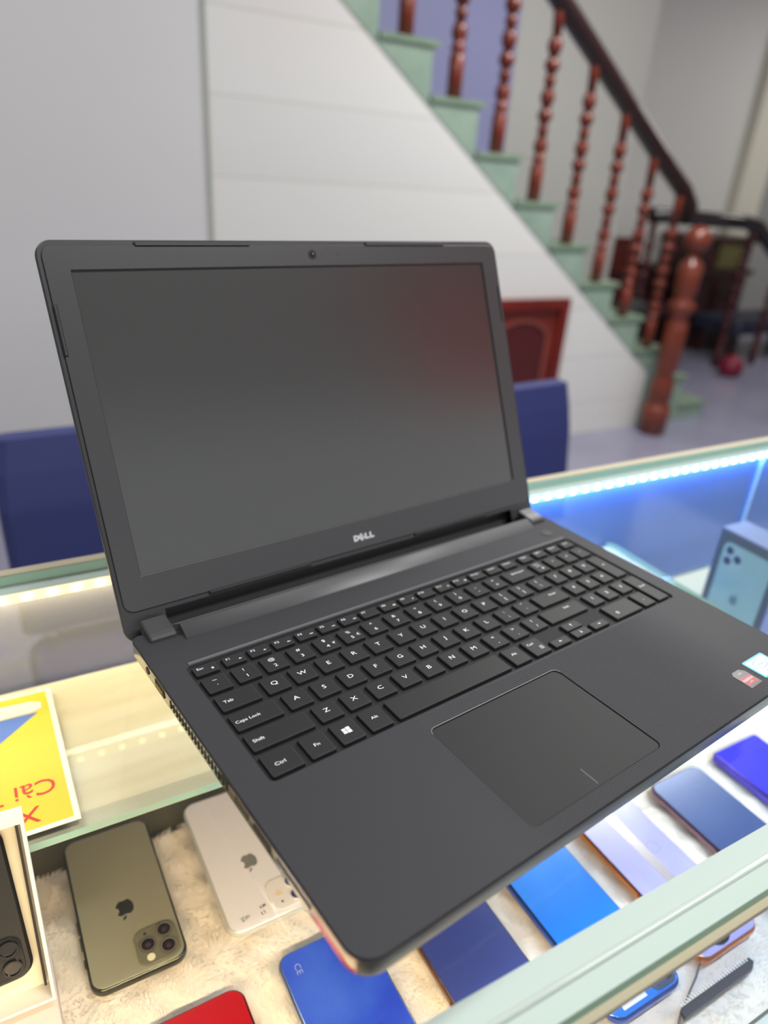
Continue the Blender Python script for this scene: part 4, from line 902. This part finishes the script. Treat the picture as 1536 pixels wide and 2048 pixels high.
# lid --------------------------------------------------------------- local x = width, y = up the lid, z = towards the user
LA = math.radians(66.93)
V0, V1 = -0.0112, 0.2437
lid = MB()
lid.loft([rr(0.006, V0+0.004, Wd-0.006, V1-0.006, 0.008, -0.0085, 8), rr(0.0012, V0+0.001, Wd-0.0012, V1-0.0012, 0.0095, -0.0062, 8), rr(0, V0, Wd, V1, 0.0100, -0.0035, 8), rr(0, V0, Wd, V1, 0.0100, -0.0009, 8), rr(0.0006, V0+0.0004, Wd-0.0006, V1-0.0006, 0.0095, -0.0003, 8)], 0, True, caps=(True, False))
# lip facing the user: full at the sides, cut away between the hinges below the bezel
SC = (0.0179, 0.0317, 0.0179+0.3442, 0.2253)
lip_out = rr(0.0006, V0+0.0004, Wd-0.0006, V1-0.0006, 0.0095, 0, 8)
hole = [(0.0285, 0.0062), (0.3535, 0.0062), (0.3535, -0.0098), (0.0285, -0.0098)]
hole2 = rr(SC[0]-0.002, SC[1]-0.002, SC[2]+0.002, SC[3]+0.002, 0.001, 0, 2)
plate_with_holes(lid, lip_out, [hole, hole2], -0.0003, 0)
lido = lid.build('lid', M['lid'], lap); lido.location = (0, 0.0100, 0.0); lido.rotation_euler = (LA, 0, 0)
bz = MB(); bo = rr(0.0030, 0.0095, Wd-0.0030, 0.2402, 0.0072, 0, 8); bi = rr(SC[0], SC[1], SC[2], SC[3], 0.0004, 0, 2)
plate_with_holes(bz, rr(0.0033, 0.0098, Wd-0.0033, 0.2399, 0.0069, 0, 8), [rr(SC[0]-0.0004, SC[1]-0.0004, SC[2]+0.0004, SC[3]+0.0004, 0.0004, 0, 2)], 0.0006, 0)
bz.loft([rr(0.0030, 0.0095, Wd-0.0030, 0.2402, 0.0072, -0.0003, 8), rr(0.0030, 0.0095, Wd-0.0030, 0.2402, 0.0072, 0.0004, 8), rr(0.0033, 0.0098, Wd-0.0033, 0.2399, 0.0069, 0.0006, 8)], 0, caps=(False, False))
bz.loft([rr(SC[0], SC[1], SC[2], SC[3], 0.0004, -0.0011, 2), rr(SC[0], SC[1], SC[2], SC[3], 0.0004, 0.0003, 2), rr(SC[0]-0.0004, SC[1]-0.0004, SC[2]+0.0004, SC[3]+0.0004, 0.0004, 0.0006, 2)], 0, caps=(False, False))
bzo = bz.build('bezel', M['bezel'], lido, fix=False)
MB().box(SC[0]-0.001, SC[1]-0.001, -0.0014, SC[2]+0.001, SC[3]+0.001, -0.0009).build('screen', M['screen'], lido)
gr = MB()   # fine groove round the bezel
gr.loft([rr(0.0026, 0.0091, Wd-0.0026, 0.2406, 0.0076, -0.00025, 8), rr(0.0030, 0.0095, Wd-0.0030, 0.2402, 0.0072, -0.0002, 8)], 0, caps=(False, False)); gr.build('groove', M['dark'], lido)
for x0, x1, y0, y1 in ((0.0603, 0.1405, 0.2396, 0.2420), (0.2406, 0.3194, 0.2396, 0.2420), (0.0031, 0.0048, 0.1745, 0.2050), (Wd-0.0048, Wd-0.0031, 0.1745, 0.2050), (0.0607, 0.1416, 0.0078, 0.0096), (0.2413, 0.3214, 0.0078, 0.0096)):
    MB().rbox(x0-0.0004, y0-0.0004, x1+0.0004, y1+0.0004, -0.0003, 0.00075, 0.0003, 0, 0, 2).rbox(x0, y0, x1, y1, 0.0007, 0.0014, 0.0004, 0.0003, 1, 2).build('rubber_bumper', [M['dark'], mat('rubber', (52, 52, 54), 0.5)], lido)
wc = MB(); disc(wc, 0.1908, 0.2334, 0.0034, 0.0006, 0.0009, 0, 28); disc(wc, 0.1908, 0.2334, 0.0019, 0.0009, 0.00095, 1, 20); disc(wc, 0.1913, 0.2339, 0.0006, 0.00095, 0.001, 2, 10)
wc.build('webcam', [M['dark'], M['lens'], mat('webcam glint', (150, 150, 156), 0.3)], lido)
wc = MB(); disc(wc, 0.1987, 0.2335, 0.0004, 0.0006, 0.0007, 0, 8); disc(wc, 0.2131, 0.2335, 0.0006, 0.0006, 0.0007, 0, 10); wc.build('microphone_hole', M['dark'], lido)
# maker's logo
lg = MB(); lx, ly, hh, zz = 0.1822, 0.0158, 0.0048, 0.0009
def P(pts, dx=0.0): 
    lg.poly([(lx+(x+dx)*hh, ly+y*hh) for x, y in pts], 0.0006, zz)
# D as strokes
P([(0, 0), (0.34, 0), (0.34, 1), (0, 1)])
n = 10
for i in range(n):
    a0, a1 = -PI/2+PI*i/n, -PI/2+PI*(i+1)/n
    P([(0.42+0.62*math.cos(a0), 0.5+0.5*math.sin(a0)), (0.42+0.62*math.cos(a1), 0.5+0.5*math.sin(a1)), (0.42+0.28*math.cos(a1), 0.5+0.22*math.sin(a1)), (0.42+0.28*math.cos(a0), 0.5+0.22*math.sin(a0))])
P([(0.34, 0), (0.42, 0), (0.42, 0.28), (0.34, 0.28)]); P([(0.34, 0.72), (0.42, 0.72), (0.42, 1), (0.34, 1)])
# tilted E
def E(pts):
    a = math.radians(38); out = []
    for x, y in pts: 
        x, y = (x-0.42)*1.02, (y-0.5)*1.02; out.append((1.53+x*math.cos(a)-y*math.sin(a), 0.5+x*math.sin(a)+y*math.cos(a)))
    P(out)
E([(0, 0.0), (0.26, 0.0), (0.26, 1.0), (0, 1.0)]); E([(0.26, 0), (0.84, 0), (0.84, 0.24), (0.26, 0.24)]); E([(0.26, 0.38), (0.84, 0.38), (0.84, 0.62), (0.26, 0.62)]); E([(0.26, 0.76), (0.84, 0.76), (0.84, 1), (0.26, 1)])
for dx in (2.20, 3.14): P([(0, 0), (0.34, 0), (0.34, 1), (0, 1)], dx); P([(0.34, 0), (0.86, 0), (0.86, 0.28), (0.34, 0.28)], dx)
lg.build('brand_logo', M['silver'], lido, fix=True)

# ================================================================== unseen red sheet added behind the camera for its reflection in the screen
ban = MB().box(2.35, -1.73, 2.0, 4.6, -1.70, 2.94)
bo_ = empty('added_reflector', (3.05, -1.71, 1.95), 0, 'plain red banner added behind the camera to redden the screen reflection', 'reflector')
kid(ban.build('reflector_sheet', mat('red reflector surface', (245, 22, 44), 0.6)), bo_)
print('objects', len(bpy.data.objects))
